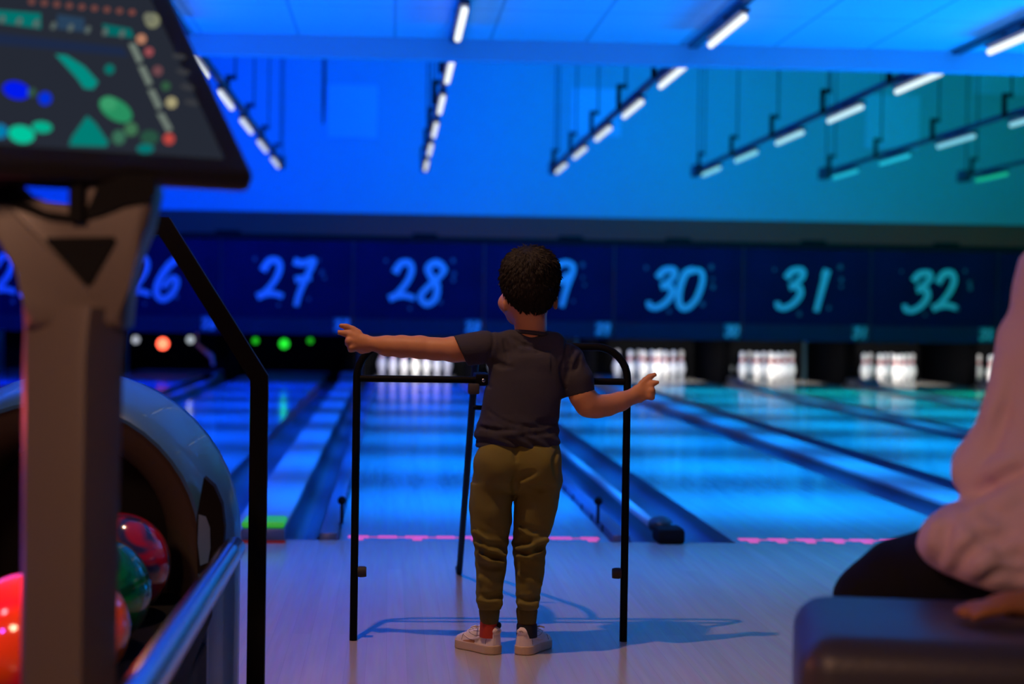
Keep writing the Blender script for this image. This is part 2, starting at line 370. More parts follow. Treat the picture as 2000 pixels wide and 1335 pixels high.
for px in (445, 830, 1115, 1325, 1590, 1850):
    p = at(px, 470, MASKD); tag(MB().box(p.x - .16, p.x + .16, MASKD - .02, MASKD + .1, 1.8355, 1.875, bev=.01).build('cable_box', M_black),
        'low black box on top of the masking panel numbered ' + {445: 'twenty-six', 830: 'twenty-eight', 1115: 'twenty-nine', 1325: 'thirty', 1590: 'thirty-one', 1850: 'thirty-two'}[px], 'box', 'boxes on the masking trim')
# ================================================================ indicator lamps of lanes 26 and 27
def lamp(px, py, D, r, col, s, lb, grp):
    p = at(px, py, D); e = empty('indicator_lamp', p); tag(e, lb, 'lamp', grp)
    MB().ball((0, 0, 0), r, seg=12).build('bulb', emis('lamp_glow', col, s), e)
    MB().tube([(0, .01, r * .6), (0, .01, .5935 - p.z)], .008, 6).build('stem', M_black, e)
    light('lamp_light', 'POINT', p + Vector((0, -.06, 0)), p, col, s * .15, shadow_soft_size=.02).parent = None
lamp(265, 663, 24.3, .050, (.8, .85, 1), .55, 'pale white lamp under panel 26 nearest the console post', 'lamps under panel 26')
lamp(372, 663, 24.3, .050, (.8, .9, 1), .55, 'pale white lamp under panel 26 nearest the guard rail', 'lamps under panel 26')
lamp(318, 671, 24.3, .072, (1, .10, .05), 5, 'glowing red lamp under panel 26', 'lamps under panel 26')
lamp(499, 665, 24.3, .040, (.02, .7, .02), .8, 'green lamp under panel 27 touching the guard rail outline', 'green lamps under panel 27')
lamp(555, 671, 24.3, .062, (.02, .9, .04), 1.1, 'larger middle green lamp under panel 27', 'green lamps under panel 27')
lamp(606, 665, 24.3, .038, (.02, .6, .02), .7, 'small green lamp under panel 27 nearest lane 28', 'green lamps under panel 27')
p0 = at(385, 672, 24.6); p1 = at(414, 696, 24.4)
tag(MB().tube([Vector((p0.x, 24.6, .5935)), p0, p1, p1 + Vector((.02, 0, -.12))], [.022, .022, .03, .02], 8).build('pin_sweep', mat('sweep_grey', (.45, .42, .45), .5)), 'pale sweep arm under panel 26 slanting down to the lane', 'sweep arm')
# ================================================================ rows of tube lights
ROWY = [21.7 - 2.15 * i for i in range(8)]
def rowcol(n, D):
    t = (21.7 - D) / 15; far = {25: (.0, .015, 1), 26: (0, .02, 1), 27: (0, .035, 1), 28: (0, .06, 1), 29: (0, .16, 1), 30: (0, .36, .62), 31: (0, .42, .42), 32: (0, .40, .26), 33: (0, .40, .05)}[n]
    near = {25: (0, .03, 1), 26: (0, .05, 1), 27: (0, .09, 1), 28: (0, .20, 1), 29: (0, .30, 1), 30: (0, .33, 1), 31: (0, .34, 1), 32: (0, .34, .9), 33: (0, .4, .8)}[n]
    t = min(1, max(0, t * 1.5)); return tuple(far[i] * (1 - t) + near[i] * t for i in range(3))
TUBEC = {25: (.7, .75, 1), 26: (.7, .75, 1), 27: (.65, .75, 1), 28: (.85, .92, 1), 29: (.75, .90, 1), 30: (.25, .80, 1), 31: (.02, .65, .9), 32: (.01, .60, .35), 33: (.01, .6, .3)}
nth = ['farthest', 'second farthest', 'third farthest', 'fourth farthest', 'fifth farthest', 'sixth farthest', 'seventh farthest', 'eighth farthest']
M_track = mat('track_metal', (.05, .055, .08), .5); M_wire = mat('wire', (.03, .03, .04), .5)
TZ = 2.56
for n, c0 in LANES.items():
    c = c0 + .04
    far = empty('lighting_track', (c, 17, 0)); tag(far, f'dark suspended lighting track over lane {NW[n]} beyond the beam', 'lighting track', 'suspended lighting tracks')
    MB().box(-.022, .022, 12.4 - 17, 22.75 - 17, TZ + .075, TZ + .115).build('rail', M_track, far, smooth=False)
    MB().box(-.05, .05, 22.6 - 17, 22.9 - 17, TZ + .02, TZ + .16, bev=.01).build('end_box', M_track, far)
    for k in range(5):
        y = ROWY[k] + .62 - 17
        MB().box(-.060, -.025, y - .02, y + .02, TZ + .07, TZ + .27).box(-.060, .03, y - .02, y + .02, TZ + .245, TZ + .28).build('hanger', M_black, far, smooth=False)
        MB().tube([(.02, y, TZ + .27), (.02, y, 5.6)], .008, 6).build('wire', M_wire, far)
    MB().tube([(.02, 22.75 - 17, TZ + .15), (.02, 22.75 - 17, 5.6)], .008, 6).build('wire', M_wire, far)
    near = empty('lighting_track', (c, 9, 0)); tag(near, f'dark lighting track fixed to the low ceiling over lane {NW[n]}', 'lighting track', 'ceiling lighting tracks')
    MB().box(-.03, .03, -3.5, 3.19, TZ + .075, 2.6595).build('rail', M_track, near, smooth=False)
    tcol = TUBEC[n]
    for k, D in enumerate(ROWY):
        e = empty('tube_light', (c, D, TZ)); tag(e, f'glowing tube light over lane {NW[n]}, {nth[k]} in its row', 'tube light', f'tube lights over lane {n}')
        w = min(1 if n < 31 else .30, max(0, (k - 1.0) / 4)); cc = tuple(tcol[i] * (1 - w) + (.9, .97, 1)[i] * w for i in range(3))
        st = .9 + .3 * w if n < 31 else .8 + .3 * w
        MB().tube([(0, -.57, 0), (0, -.55, 0), (0, .55, 0), (0, .57, 0)], [.015, .021, .021, .015], 12).build('tube', emis('tube_glow', cc, st), e)
        MB().box(-.03, .03, -.57, .57, .03, .05).box(-.014, .014, -.3, -.26, .05, .0745).box(-.014, .014, .26, .30, .05, .0745).box(-.04, .04, -.12, .12, .05, .0745, bev=.005).build('housing', M_track, e, smooth=False)
        l = light('tube_beam', 'AREA', (c, D, TZ - .032), (c, D, 0), rowcol(n, D), 7 if k == 7 else 30, shape='RECTANGLE', size=.05, size_y=.7, spread=math.radians(52))
        l.rotation_euler = (0, 0, 0)
# ================================================================ ball ramp frame (black tube)
M_tube = mat('black_powder_coat', (.004, .004, .005), .6, spec=.06)
M_rub = mat('dark_rubber', (.03, .022, .018), .7); M_chrome = mat('bolt_steel', (.7, .68, .66), .2, metal=1)
RD = 5.10; XL, XR = -.09, .648; ZT = .806; ZC = .712
e = empty('ball_ramp', ((XL + XR) / 2, RD, 0)); tag(e, 'black tubular bowling ramp frame with rounded top standing in front of the boy', 'ball ramp')
def loc(p): return Vector(p) - Vector(((XL + XR) / 2, RD, 0))
rc = .088; hoop = [(XL, RD, .0), (XL, RD, .3), (XL, RD, ZT - rc)]
for k in range(1, 8): t = math.pi / 2 * k / 8; hoop.append((XL + rc - rc * math.cos(t), RD, ZT - rc + rc * math.sin(t)))
hoop += [(XL + rc, RD, ZT), (XR - rc, RD, ZT)]
for k in range(1, 8): t = math.pi / 2 * k / 8; hoop.append((XR - rc + rc * math.sin(t), RD, ZT - rc + rc * math.cos(t)))
hoop += [(XR, RD, ZT - rc), (XR, RD, .3), (XR, RD, .0)]
MB().tube([loc(p) for p in hoop], .0105, 12, normal=(0, 1, 0)).build('hoop', M_tube, e)
MB().tube([loc((XL + .008, RD, ZC)), loc((XR - .008, RD, ZC))], .0095, 12, normal=(0, 1, 0)).build('crossbar', M_tube, e)
for x in (.240, .325):
    top = (x, RD + .16, ZT - .03); b = (x + .004, 6.37, .011)
    MB().tube([loc((x, RD + .012, ZT - .005)), loc((x, RD + .08, ZT - .004)), loc(top), loc(b), loc((b[0], b[1] + .10, .0105))], .0105, 10, normal=(1, 0, 0)).build('ramp_rail', M_tube, e)
for y, z in ((5.42, .62),):
    MB().tube([loc((.240, y, z)), loc((.325, y, z))], .007, 8).build('rail_spacer', M_tube, e)
MB().box(.212, .242, -.028, .02, ZC - .038, ZC - .0095, bev=.004).build('clamp_block', M_rub, e).location = loc((0, RD, 0))
MB().box(.232, .27, -.015, .16, ZC - .016, ZC + .016, bev=.004).build('bracket', M_tube, e).location = loc((0, RD, 0))
MB().ball(loc((.253, RD - .014, ZC - .001)), .0055, (1, .6, 1), 12).build('bolt', M_chrome, e)
for s, x in ((1, XL), (-1, XR)):
    MB().lathe([(.0135, 0), (.0155, .006), (.015, .018), (.0135, .024)], 16, Matrix.Translation(loc((x + s * .009, RD, .187))) @ Matrix.Rotation(s * math.pi / 2, 4, 'Y')).build('knob', M_rub, e)
# ================================================================ ball return
HX = -.72
M_hood = mat('hood_blue_lit', (.035, .13, .32), .38, coat=.2); M_face = mat('hood_face', (.055, .045, .035), .42, bump=.15, bscale=260)  # hood is grey plastic; the lanes' blue light is put into its colour
M_dk = mat('hood_dark', (.004, .004, .005), .8, spec=.15); M_steel = mat('brushed_steel', (.62, .64, .68), .16, metal=1)
e = empty('ball_return', (HX, 4.3, 0)); tag(e, 'dark arched ball return hood with blue-lit rim beside the guard rail', 'ball return')
def arch(r, y, zc=.372, nz=24, foot=0.0):
    p = [Vector((HX - r, y, foot))]
    for k in range(nz + 1): t = math.pi * k / nz; p.append(Vector((HX - r * math.cos(t), y, zc + r * math.sin(t))))
    p.append(Vector((HX + r, y, foot))); return [q - Vector((HX, 4.3, 0)) for q in p]
def strip(mb, secs):
    mb.loft([arch(*s) for s in secs], closed=False, cap=False); return mb
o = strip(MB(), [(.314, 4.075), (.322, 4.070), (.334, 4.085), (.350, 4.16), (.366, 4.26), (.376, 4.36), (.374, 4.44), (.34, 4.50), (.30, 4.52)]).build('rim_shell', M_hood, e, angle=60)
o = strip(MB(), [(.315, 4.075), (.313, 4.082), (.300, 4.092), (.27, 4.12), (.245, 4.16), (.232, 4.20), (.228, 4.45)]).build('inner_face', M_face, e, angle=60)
MB().prism(arch(.365, 4.47), (0, .02, 0)).build('back_cover', M_dk, e, smooth=False)
# handle recess on the rim, holding the rail
px = []
q = lambda px_, py_, D: at(px_, py_, D) - Vector((HX, 4.3, 0))
o = MB().prism([q(*p) for p in ((398, 932, 4.05), (418, 950, 4.05), (433, 985, 4.05), (438, 1030, 4.05), (436, 1070, 4.05), (420, 1095, 4.05), (386, 1120, 4.05), (384, 1060, 4.05), (384, 1010, 4.05))], (0, .05, 0)).build('handle_bracket', M_dk, e)
o = MB().prism([q(*p) for p in ((388, 1004, 4.045), (402, 1008, 4.045), (410, 1030, 4.045), (411, 1070, 4.045), (406, 1098, 4.045), (391, 1104, 4.045), (386, 1060, 4.045))], (0, .02, 0)).build('handle_plate', M_hood, e)
MB().box(-.012 + .325, .010 + .325, -.24, -.20, 0, .36, bev=.004).build('front_post', M_hood, e)
MB().tube([(-.32 - HX, y - 4.3, .398) for y in (2.2, 3.0, 3.8, 3.93, 3.945)], [.026, .025, .024, .024, .014], 24).build('side_rail', M_steel, e)
MB().tube([(-.32 - HX - .03, 3.90 - 4.3, .375), (-.32 - HX - .03, 4.12 - 4.3, .375)], .016, 12).build('rail_arm', M_dk, e)
tray = MB()
zs = {2.84: .235, 3.05: .252, 3.24: .225, 3.42: .207, 3.70: .232, 3.95: .252, 4.15: .27}
ys = sorted(zs)
tray.loft([[Vector((x, y - 4.3, zs[y] + dz)) for x, dz in ((-.13, .05), (.145 - .06, .0), (.30, .0), (.34, .02), (.34, -.04), (-.13, -.04))] for y in ys]).build('ball_tray', M_dk, e)
MB().box(-.20, .335, -1.45, -.24, 0, .18, bev=.01).build('base_cabinet', M_dk, e)
def ball_mat(nm, c1, c2, c3, sc=7, rough=.12, glow=0):
    m = mat(nm, c1, rough, coat=.6); nt = m.node_tree; b = nt.nodes['Principled BSDF']; L = nt.links.new
    tc = nt.nodes.new('ShaderNodeTexCoord'); n = nt.nodes.new('ShaderNodeTexNoise'); n.inputs['Scale'].default_value = sc; n.inputs['Distortion'].default_value = 2.5; L(tc.outputs['Object'], n.inputs['Vector'])
    r = nt.nodes.new('ShaderNodeValToRGB'); r.color_ramp.elements[0].position = .42; r.color_ramp.elements[0].color = (*c1, 1); r.color_ramp.elements[1].position = .62; r.color_ramp.elements[1].color = (*c3, 1)
    el = r.color_ramp.elements.new(.52); el.color = (*c2, 1); L(n.outputs['Fac'], r.inputs[0]); L(r.outputs[0], b.inputs['Base Color']); return m
BB = [(-.560, 3.95, .360, ball_mat('marbled_red', (.38, .006, .03), (.30, .005, .035), (.02, .02, .10), 6), 'marbled dark red bowling ball nearest the hood', 1),
      (-.568, 3.70, .340, ball_mat('deep_green', (.0, .10, .03), (.0, .16, .05), (.0, .05, .03), 5), 'deep green bowling ball between the red and orange balls', 1),
      (-.570, 3.42, .315, ball_mat('orange', (.85, .13, .01), (.80, .10, .01), (.85, .16, .02), 3), 'orange bowling ball half hidden behind the console post', 1),
      (-.576, 3.05, .360, ball_mat('bright_red_orange', (.95, .03, .03), (.9, .02, .05), (.95, .10, .01), 2.2), 'glossy bright red and orange bowling ball left of the console post', 1)]
b0 = None
for x, y, z, m, lb, _ in BB:
    o = MB().ball((0, 0, 0), .108, seg=48).build('bowling_ball', m); o.location = (x, y, z); o.rotation_euler = (x * 3, y, z)
    tag(o, lb, 'bowling ball', 'balls on the ball return'); b0 = o
light('ball_fill', 'POINT', (-.80, 2.80, .74), (0, 0, 0), (1, .10, .12), 4.2, shadow_soft_size=.03)  # red light on the nearest ball, placed unseen off frame
light('ball_fill', 'POINT', (-.50, 3.04, .58), (0, 0, 0), (1, .45, .15), 3.2, shadow_soft_size=.02)  # added unseen behind the post to brighten the orange ball
light('ball_fill', 'POINT', (-.74, 2.74, .50), (0, 0, 0), (.5, .08, 1), .5, shadow_soft_size=.012)  # small violet light added unseen for a purple glint
# ================================================================ guard rail
GD = 4.38
e = empty('guard_rail', (-.53, GD, 0)); tag(e, 'black flat bar guard rail with a slanted corner behind the ball return', 'guard rail')
pr = [at(506, 1300, GD), at(506, 738, GD), at(320, 441, GD), at(-130, 438, GD)]; pr[0] = Vector((pr[1].x, GD, 0)); pr[3].z = pr[2].z
left = [Vector((2 * pr[3].x - pr[1].x - .1, GD, 0)), Vector((2 * pr[3].x - pr[1].x - .1, GD, pr[1].z)), Vector((2 * pr[3].x - pr[2].x - .1, GD, pr[2].z))]
def flatbar(mb, P, w, d):        # mitred flat bar in the XZ plane
    outs, ins = [], []
    for i, p in enumerate(P):
        a = (P[i] - P[i - 1]).normalized() if i else (P[1] - P[0]).normalized(); b = (P[i + 1] - P[i]).normalized() if i < len(P) - 1 else a
        na = Vector((-a.z, 0, a.x)); nb = Vector((-b.z, 0, b.x)); m = (na + nb).normalized(); k = w / 2 / max(.3, m.dot(na))
        outs.append(p + m * k); ins.append(p - m * k)
    for i in range(len(P) - 1):
        mb.prism([outs[i], outs[i + 1], ins[i + 1], ins[i]], (0, d, 0))
    bmesh.ops.remove_doubles(mb.bm, verts=mb.bm.verts, dist=1e-5)
    return mb
o = flatbar(MB(), [p - Vector((-.53, GD, 0)) for p in [pr[0], pr[1], pr[2]] + left[::-1]], .041, .03).build('bar', M_tube, e, smooth=False)
for x in (pr[0].x, left[0].x): MB().box(x + .53 - .05, x + .53 + .05, -.03, .06, 0, .008, bev=.002).build('foot_plate', M_tube, e)
# ================================================================ console: post, yoke, touch screen
CD = 2.6
M_post = mat('console_post', (.115, .090, .078), .38, bump=.05, bscale=300); M_green_edge = mat('console_side', (.045, .060, .055), .4)
e = empty('console_stand', (at(145, 900, CD).x, CD, 0)); tag(e, 'grey-brown console stand with a Y-shaped head and dark triangle carrying the touch screen', 'console stand')
E0 = Vector((at(145, 900, CD).x, CD, 0))
rowsP = [(1335, 40, 152, 226), (1000, 42, 155, 233), (700, 44, 160, 241), (640, 46, 165, 248), (600, 44, 170, 248)]
rings = []
zfloor = 0
for i, (y, l, m_, r) in enumerate([(None, 38, 150, 222)] + rowsP):
    yy = 1335 if y is None else y
    z = 0 if y is None else at(145, yy, CD).z
    L_ = at(l, yy, CD); Mi = at(m_, yy, CD - .055); R_ = at(r, yy, CD)
    P = [(L_.x + .004, CD + .05), (L_.x, CD + .01), (L_.x + .006, CD - .008), (Mi.x - .012, CD - .050), (Mi.x + .004, CD - .052), (R_.x - .010, CD - .01), (R_.x, CD + .008), (R_.x - .002, CD + .05), (R_.x - .03, CD + .075), (L_.x + .03, CD + .075)]
    rings.append([Vector((a * (b / CD if b > CD else 1), b, z)) - E0 for a, b in P])
MB().loft(rings).build('post', M_post, e, angle=30)
MB().box(-.13, .13, -.10, .13, 0, .02, bev=.008).build('base_plate', M_dk, e)
outl = [(47, 640), (43, 585), (30, 525), (0, 440), (-52, 350), (-40, 338), (10, 340), (22, 362), (52, 394), (90, 412), (140, 419), (170, 408), (186, 372), (190, 342), (296, 342), (304, 372), (290, 440), (268, 495), (252, 560), (244, 640)]
P3 = [at(x, y, CD - .03) - E0 for x, y in outl]
yk = MB().prism(P3, (0, .085, 0)); bmesh.ops.bevel(yk.bm, geom=[ed for ed in yk.bm.edges if abs(ed.verts[0].co.y - ed.verts[1].co.y) < 1e-4 and ed.verts[0].co.y < 0], offset=.012, segments=3, profile=.5, affect='EDGES')
yk = yk.build('yoke', M_post, e, angle=30)
MB().prism([at(x, y, CD - .034) - E0 for x, y in ((92, 464), (222, 462), (226, 470), (176, 556), (166, 556), (90, 472))], (0, .02, 0)).build('triangle_recess', M_dk, yk, smooth=False)
MB().prism([at(x, y, CD - .036) - E0 for x, y in ((-52, 338), (10, 338), (22, 362), (52, 394), (90, 412), (140, 419), (170, 408), (186, 372), (190, 340), (302, 340), (304, 372), (294, 392), (240, 402), (195, 420), (140, 434), (90, 427), (40, 408), (0, 396), (-40, 388))], (0, .012, 0)).build('head_cover', M_dk, yk, smooth=False)
MB().prism([at(x, y, CD - .045) - E0 for x, y in ((134, 300), (160, 300), (160, 432), (134, 432))], (0, .05, 0)).build('support_arm', M_dk, e)
# screen plane: yawed towards the room, leaning back
yw, tl = math.radians(28), math.radians(49)
sr = Vector((math.cos(yw), math.sin(yw), 0)); nh = Vector((math.sin(yw), -math.cos(yw), 0)); su = (-nh * math.sin(tl) + Vector((0, 0, 1)) * math.cos(tl)); sn = sr.cross(su)
ar = math.radians(0.5); sr, su = sr * math.cos(ar) - su * math.sin(ar), su * math.cos(ar) + sr * math.sin(ar)
SP = at(145, 348, 2.50)
def sp(px, py, off=0):
    r = ray(px, py); o0 = Vector((0, 0, HC)); p0 = SP + sn * off
    t = (p0 - o0).dot(sn) / r.dot(sn); return o0 + r * t
corner = sp(501, 342); u1 = (corner - SP).dot(sr); v0 = (corner - SP).dot(su)
e2 = empty('touch_screen', SP); tag(e2, 'large black framed touch screen showing a dim colourful game picture above the stand', 'touch screen')
Msc = Matrix((( *[sr[0], -sn[0], su[0]], SP[0] * 0), ([sr[1], -sn[1], su[1], 0]), ([sr[2], -sn[2], su[2], 0]), [0, 0, 0, 1]))
Wd, Ht = .62, .60
MB().box(u1 - Wd, u1, 0, .036, v0, v0 + Ht, bev=.012, seg=3, M=Msc).build('bezel', mat('bezel_black', (.010, .009, .009), .45), e2)
s0 = sp(435, 303, .0012); s1 = sp(0, 288, .0012); su0 = (s0 - SP).dot(sr); sv0 = ((s0 - SP).dot(su) + (s1 - SP).dot(su)) / 2
disp = MB().box(u1 - Wd + (u1 - su0), su0, -.0012, 0, sv0, v0 + Ht - .03, M=Msc).build('display', emis('display_base', (.018, .022, .034), 1.0), e2, smooth=False)
MB().box(u1 - Wd + .16, u1 - .16, .0365, .07, v0 + .03, v0 + .16, bev=.01, M=Msc).build('rear_mount', M_dk, e2)
def blob(pts, col, s, k=[0]):
    k[0] += 1; off = .0016 + .00012 * k[0]
    MB().prism([sp(x, y, off) - SP for x, y in pts], -sn * .0003).build('screen_graphic', emis('display_colour', col, s), disp, smooth=False)
def ell(cx, cy, a, b, rot=0, n=14): return [(cx + a * math.cos(2 * math.pi * k / n) * math.cos(rot) - b * math.sin(2 * math.pi * k / n) * math.sin(rot), cy + a * math.cos(2 * math.pi * k / n) * math.sin(rot) + b * math.sin(2 * math.pi * k / n) * math.cos(rot)) for k in range(n)]
TEAL = (0, .20, .18)
blob([(-20, 18), (80, 26), (80, 56), (-20, 42)], TEAL, .8)
blob([(112, 28), (165, 36), (165, 62), (112, 56)], (.02, .05, .10), 1)
blob([(200, 46), (256, 56), (262, 74), (204, 68)], (0, .16, .15), .8)
blob([(-30, 62), (240, 92), (250, 110), (-30, 84)], (.012, .022, .06), 1)
blob([(108, 106), (130, 108), (165, 130), (192, 160), (182, 174), (164, 172), (150, 152)], (0, .25, .21), 1)
blob(ell(214, 135, 10, 10), (0, .20, .17), .8); blob(ell(32, 176, 27, 17, .25), (0, .01, .85), 1); blob(ell(88, 192, 13, 13), (0, .03, .70), 1)
blob(ell(62, 180, 9, 8), (.03, .09, .06), 1); blob(ell(226, 214, 36, 20, .55), (.02, .26, .11), 1); blob(ell(212, 202, 16, 14), (.04, .32, .14), 1)
blob([(170, 226), (186, 240), (212, 278), (208, 286), (135, 284), (140, 268)], (0, .20, .17), 1)
blob(ell(0, 256, 15, 14), (0, .20, .42), 1); blob(ell(42, 262, 26, 17, .2), (.0, .55, .33), 1); blob(ell(82, 248, 20, 11, .1), (.0, .42, .26), 1)
blob(ell(232, 268, 13, 14), (.04, .15, .09), 1); blob(ell(256, 252, 13, 13), (.05, .17, .08), 1); blob(ell(292, 268, 18, 14), (.02, .08, .05), 1); blob(ell(284, 290, 17, 9), (0, .17, .16), 1)
for (a, b, c_, d) in ((258, 86, 272, 122), (277, 130, 291, 166), (296, 176, 310, 212), (314, 222, 330, 256)):
    blob([(a - 7, b), (a + 5, b - 2), (c_ + 7, d - 4), (c_ - 3, d + 2)], (.16, .20, .17), 1)
for x, y, r_, c_ in ((276, 76, 10, (.45, .20, .12)), (291, 101, 9, (.30, .07, .08)), (308, 138, 10, (.15, .06, .07)), (324, 168, 9, (.03, .10, .05)), (335, 200, 11, (.38, .34, .18)), (330, 271, 11, (.50, .06, .05)), (298, 40, 15, (.20, .21, .13)), (290, 34, 10, (.16, .17, .12))):
    blob(ell(x, y, r_, r_), c_, 1)
for i in range(9): blob(ell(62 + i * 24.5, 3 + i * 2.6, 7, 6), (.20 + .03 * (i == 8), .07, .06), .8)
for i in range(8): blob(ell(4 + i * 33.5, 38 + i * 4.0, 5, 8, .4), (.12, .16, .15), .8)
for i in range(4): blob(ell(350 + i * 8, 110 + i * 30, 14, 5, .2), (.045, .047, .055), .9)
# ================================================================ bench
M_bench = mat('bench_vinyl', (.055, .050, .062), .42, bump=.08, bscale=120)
e = empty('upholstered_bench', (0, 0, 0)); tag(e, 'dark upholstered bench with a rounded corner in front of the seated person', 'bench')
pb = at(1560, 1190, 2.62)
Mb = Matrix.Translation((.572, 2.56, 0)) @ Matrix.Rotation(math.radians(-11), 4, 'Z')
e.matrix_world = Mb
MB().box(0, 1.7, 0, .46, .06, .452, bev=.05, seg=6).build('cushion', M_bench, e, angle=60)
MB().box(.03, 1.66, .04, .42, 0, .06).build('plinth', M_dk, e, smooth=False)
# ================================================================ implicit surfaces for bodies and cloth
class SDF:
    def __init__(s, lo, hi, h):
        s.h = h; s.lo = np.array(lo, float); n = np.ceil((np.array(hi) - s.lo) / h).astype(int) + 1
        s.ax = [s.lo[i] + h * np.arange(n[i]) for i in range(3)]; s.F = np.full(n, .08, np.float32)
    def sub(s, lo, hi, pad):
        sl = []
        for i in range(3):
            a = int(max(0, math.floor((lo[i] - pad - s.lo[i]) / s.h))); b = int(min(s.F.shape[i], math.ceil((hi[i] + pad - s.lo[i]) / s.h) + 1)); sl.append(slice(a, max(a, b)))
        X, Y, Z = np.meshgrid(s.ax[0][sl[0]], s.ax[1][sl[1]], s.ax[2][sl[2]], indexing='ij', sparse=True)
        return tuple(sl), X, Y, Z
    def mix(s, sl, d, k, cut=False):
        A = s.F[sl]
        if cut: A, d = -A, d
        h = np.clip(.5 + .5 * (A - d) / k, 0, 1); r = A * (1 - h) + d * h - k * h * (1 - h)
        s.F[sl] = -r if cut else r
    def cap(s, a, b, ra, rb=None, k=.012, cut=False):
        rb = ra if rb is None else rb; a = np.array(a); b = np.array(b); R = max(ra, rb)
        sl, X, Y, Z = s.sub(np.minimum(a, b) - R, np.maximum(a, b) + R, .035 + k); v = b - a; L = max((v ** 2).sum(), 1e-9)
        t = np.clip(((X - a[0]) * v[0] + (Y - a[1]) * v[1] + (Z - a[2]) * v[2]) / L, 0, 1)
        d = np.sqrt((X - a[0] - t * v[0]) ** 2 + (Y - a[1] - t * v[1]) ** 2 + (Z - a[2] - t * v[2]) ** 2) - (ra + (rb - ra) * t)
        s.mix(sl, d, k, cut); return s
    def chain(s, P, R, k=.012):
        for i in range(len(P) - 1): s.cap(P[i], P[i + 1], R[i], R[i + 1], k)
        return s
    def ell(s, c, r, k=.012, M=None, cut=False):
        c = np.array(c, float); r = np.array(r, float); m = r.max(); sl, X, Y, Z = s.sub(c - m, c + m, .035 + k)
        x, y, z = X - c[0], Y - c[1], Z - c[2]
        if M is not None: x, y, z = (M[0][i] * x + M[1][i] * y + M[2][i] * z for i in range(3)) if False else (M[0][0] * x + M[1][0] * y + M[2][0] * z, M[0][1] * x + M[1][1] * y + M[2][1] * z, M[0][2] * x + M[1][2] * y + M[2][2] * z)
        k0 = np.sqrt((x / r[0]) ** 2 + (y / r[1]) ** 2 + (z / r[2]) ** 2); k1 = np.sqrt((x / r[0] ** 2) ** 2 + (y / r[1] ** 2) ** 2 + (z / r[2] ** 2) ** 2) + 1e-6
        s.mix(sl, k0 * (k0 - 1) / k1, k, cut); return s
    def stack(s, secs, k=.012, ex=2.3, endpad=0):     # secs: (z, cx, cy, rx, ry) ascending z: superelliptic stack
        secs = sorted(secs); Zs = np.array([q[0] for q in secs]); C = [np.array([q[i] for q in secs]) for i in range(1, 5)]
        lo = (min(C[0] - C[2]), min(C[1] - C[3]), Zs[0]); hi = (max(C[0] + C[2]), max(C[1] + C[3]), Zs[-1]); sl, X, Y, Z = s.sub(lo, hi, .035 + k)
        cx, cy, rx, ry = (np.interp(Z, Zs, c) for c in C)
        q = (np.abs((X - cx) / rx) ** ex + np.abs((Y - cy) / ry) ** ex) ** (1 / ex)
        d = (q - 1) * np.minimum(rx, ry); dz = np.maximum(Zs[0] - Z, Z - Zs[-1])
        d = np.where((dz > 0) & (d > 0), np.sqrt(d ** 2 + dz ** 2), np.maximum(d, dz)); s.mix(sl, d, k); return s
    def plane(s, p, n, k=.004):       # remove the side n points to
        p = np.array(p); n = np.array(n, float); n /= np.linalg.norm(n); X, Y, Z = np.meshgrid(*s.ax, indexing='ij', sparse=True)
        d = (X - p[0]) * n[0] + (Y - p[1]) * n[1] + (Z - p[2]) * n[2]; s.F = np.maximum(s.F, d).astype(np.float32) if k == 0 else s._smax(d, k); return s
    def _smax(s, d, k):
        A, B = -s.F, -d; h = np.clip(.5 + .5 * (A - B) / k, 0, 1); return -(A * (1 - h) + B * h - k * h * (1 - h)).astype(np.float32)
    def hit(s, px, py, shift=0.0):      # where the line of sight through a photo point meets the surface
        r = ray(px, py); o = np.array((-shift, 0, HC)); d = np.array((r.x, r.y, r.z)) / r.y
        for D in np.arange(s.lo[1] + s.h, s.ax[1][-1] - s.h, s.h * .5):
            p = o + d * D; i = np.rint((p - s.lo) / s.h).astype(int)
            if (i < 0).any() or (i >= np.array(s.F.shape)).any(): continue
            if s.F[tuple(i)] < 0: return p
        return None
    def crease(s, P, r, depth, k=.010, ridge=False, shift=0.0):
        pts = crom([tuple(map(float, q)) for q in P], 4); H = [s.hit(x, y, shift) for x, y in pts]; H = [h for h in H if h is not None]; n = len(H)
        off = np.array((0, (-r + depth) if not ridge else (r - depth), 0))
        for i in range(n - 1):
            w0, w1 = math.sin(math.pi * (i + .3) / (n + .0)), math.sin(math.pi * (i + 1.3) / (n + .6)); w0, w1 = max(.35, abs(w0)), max(.35, abs(w1))
            s.cap(H[i] + off, H[i + 1] + off, r * w0, r * w1, k, cut=not ridge)
    def warp(s, f):
        X, Y, Z = np.meshgrid(*s.ax, indexing='ij', sparse=True); s.F = s.F + f(X, Y, Z).astype(np.float32); return s
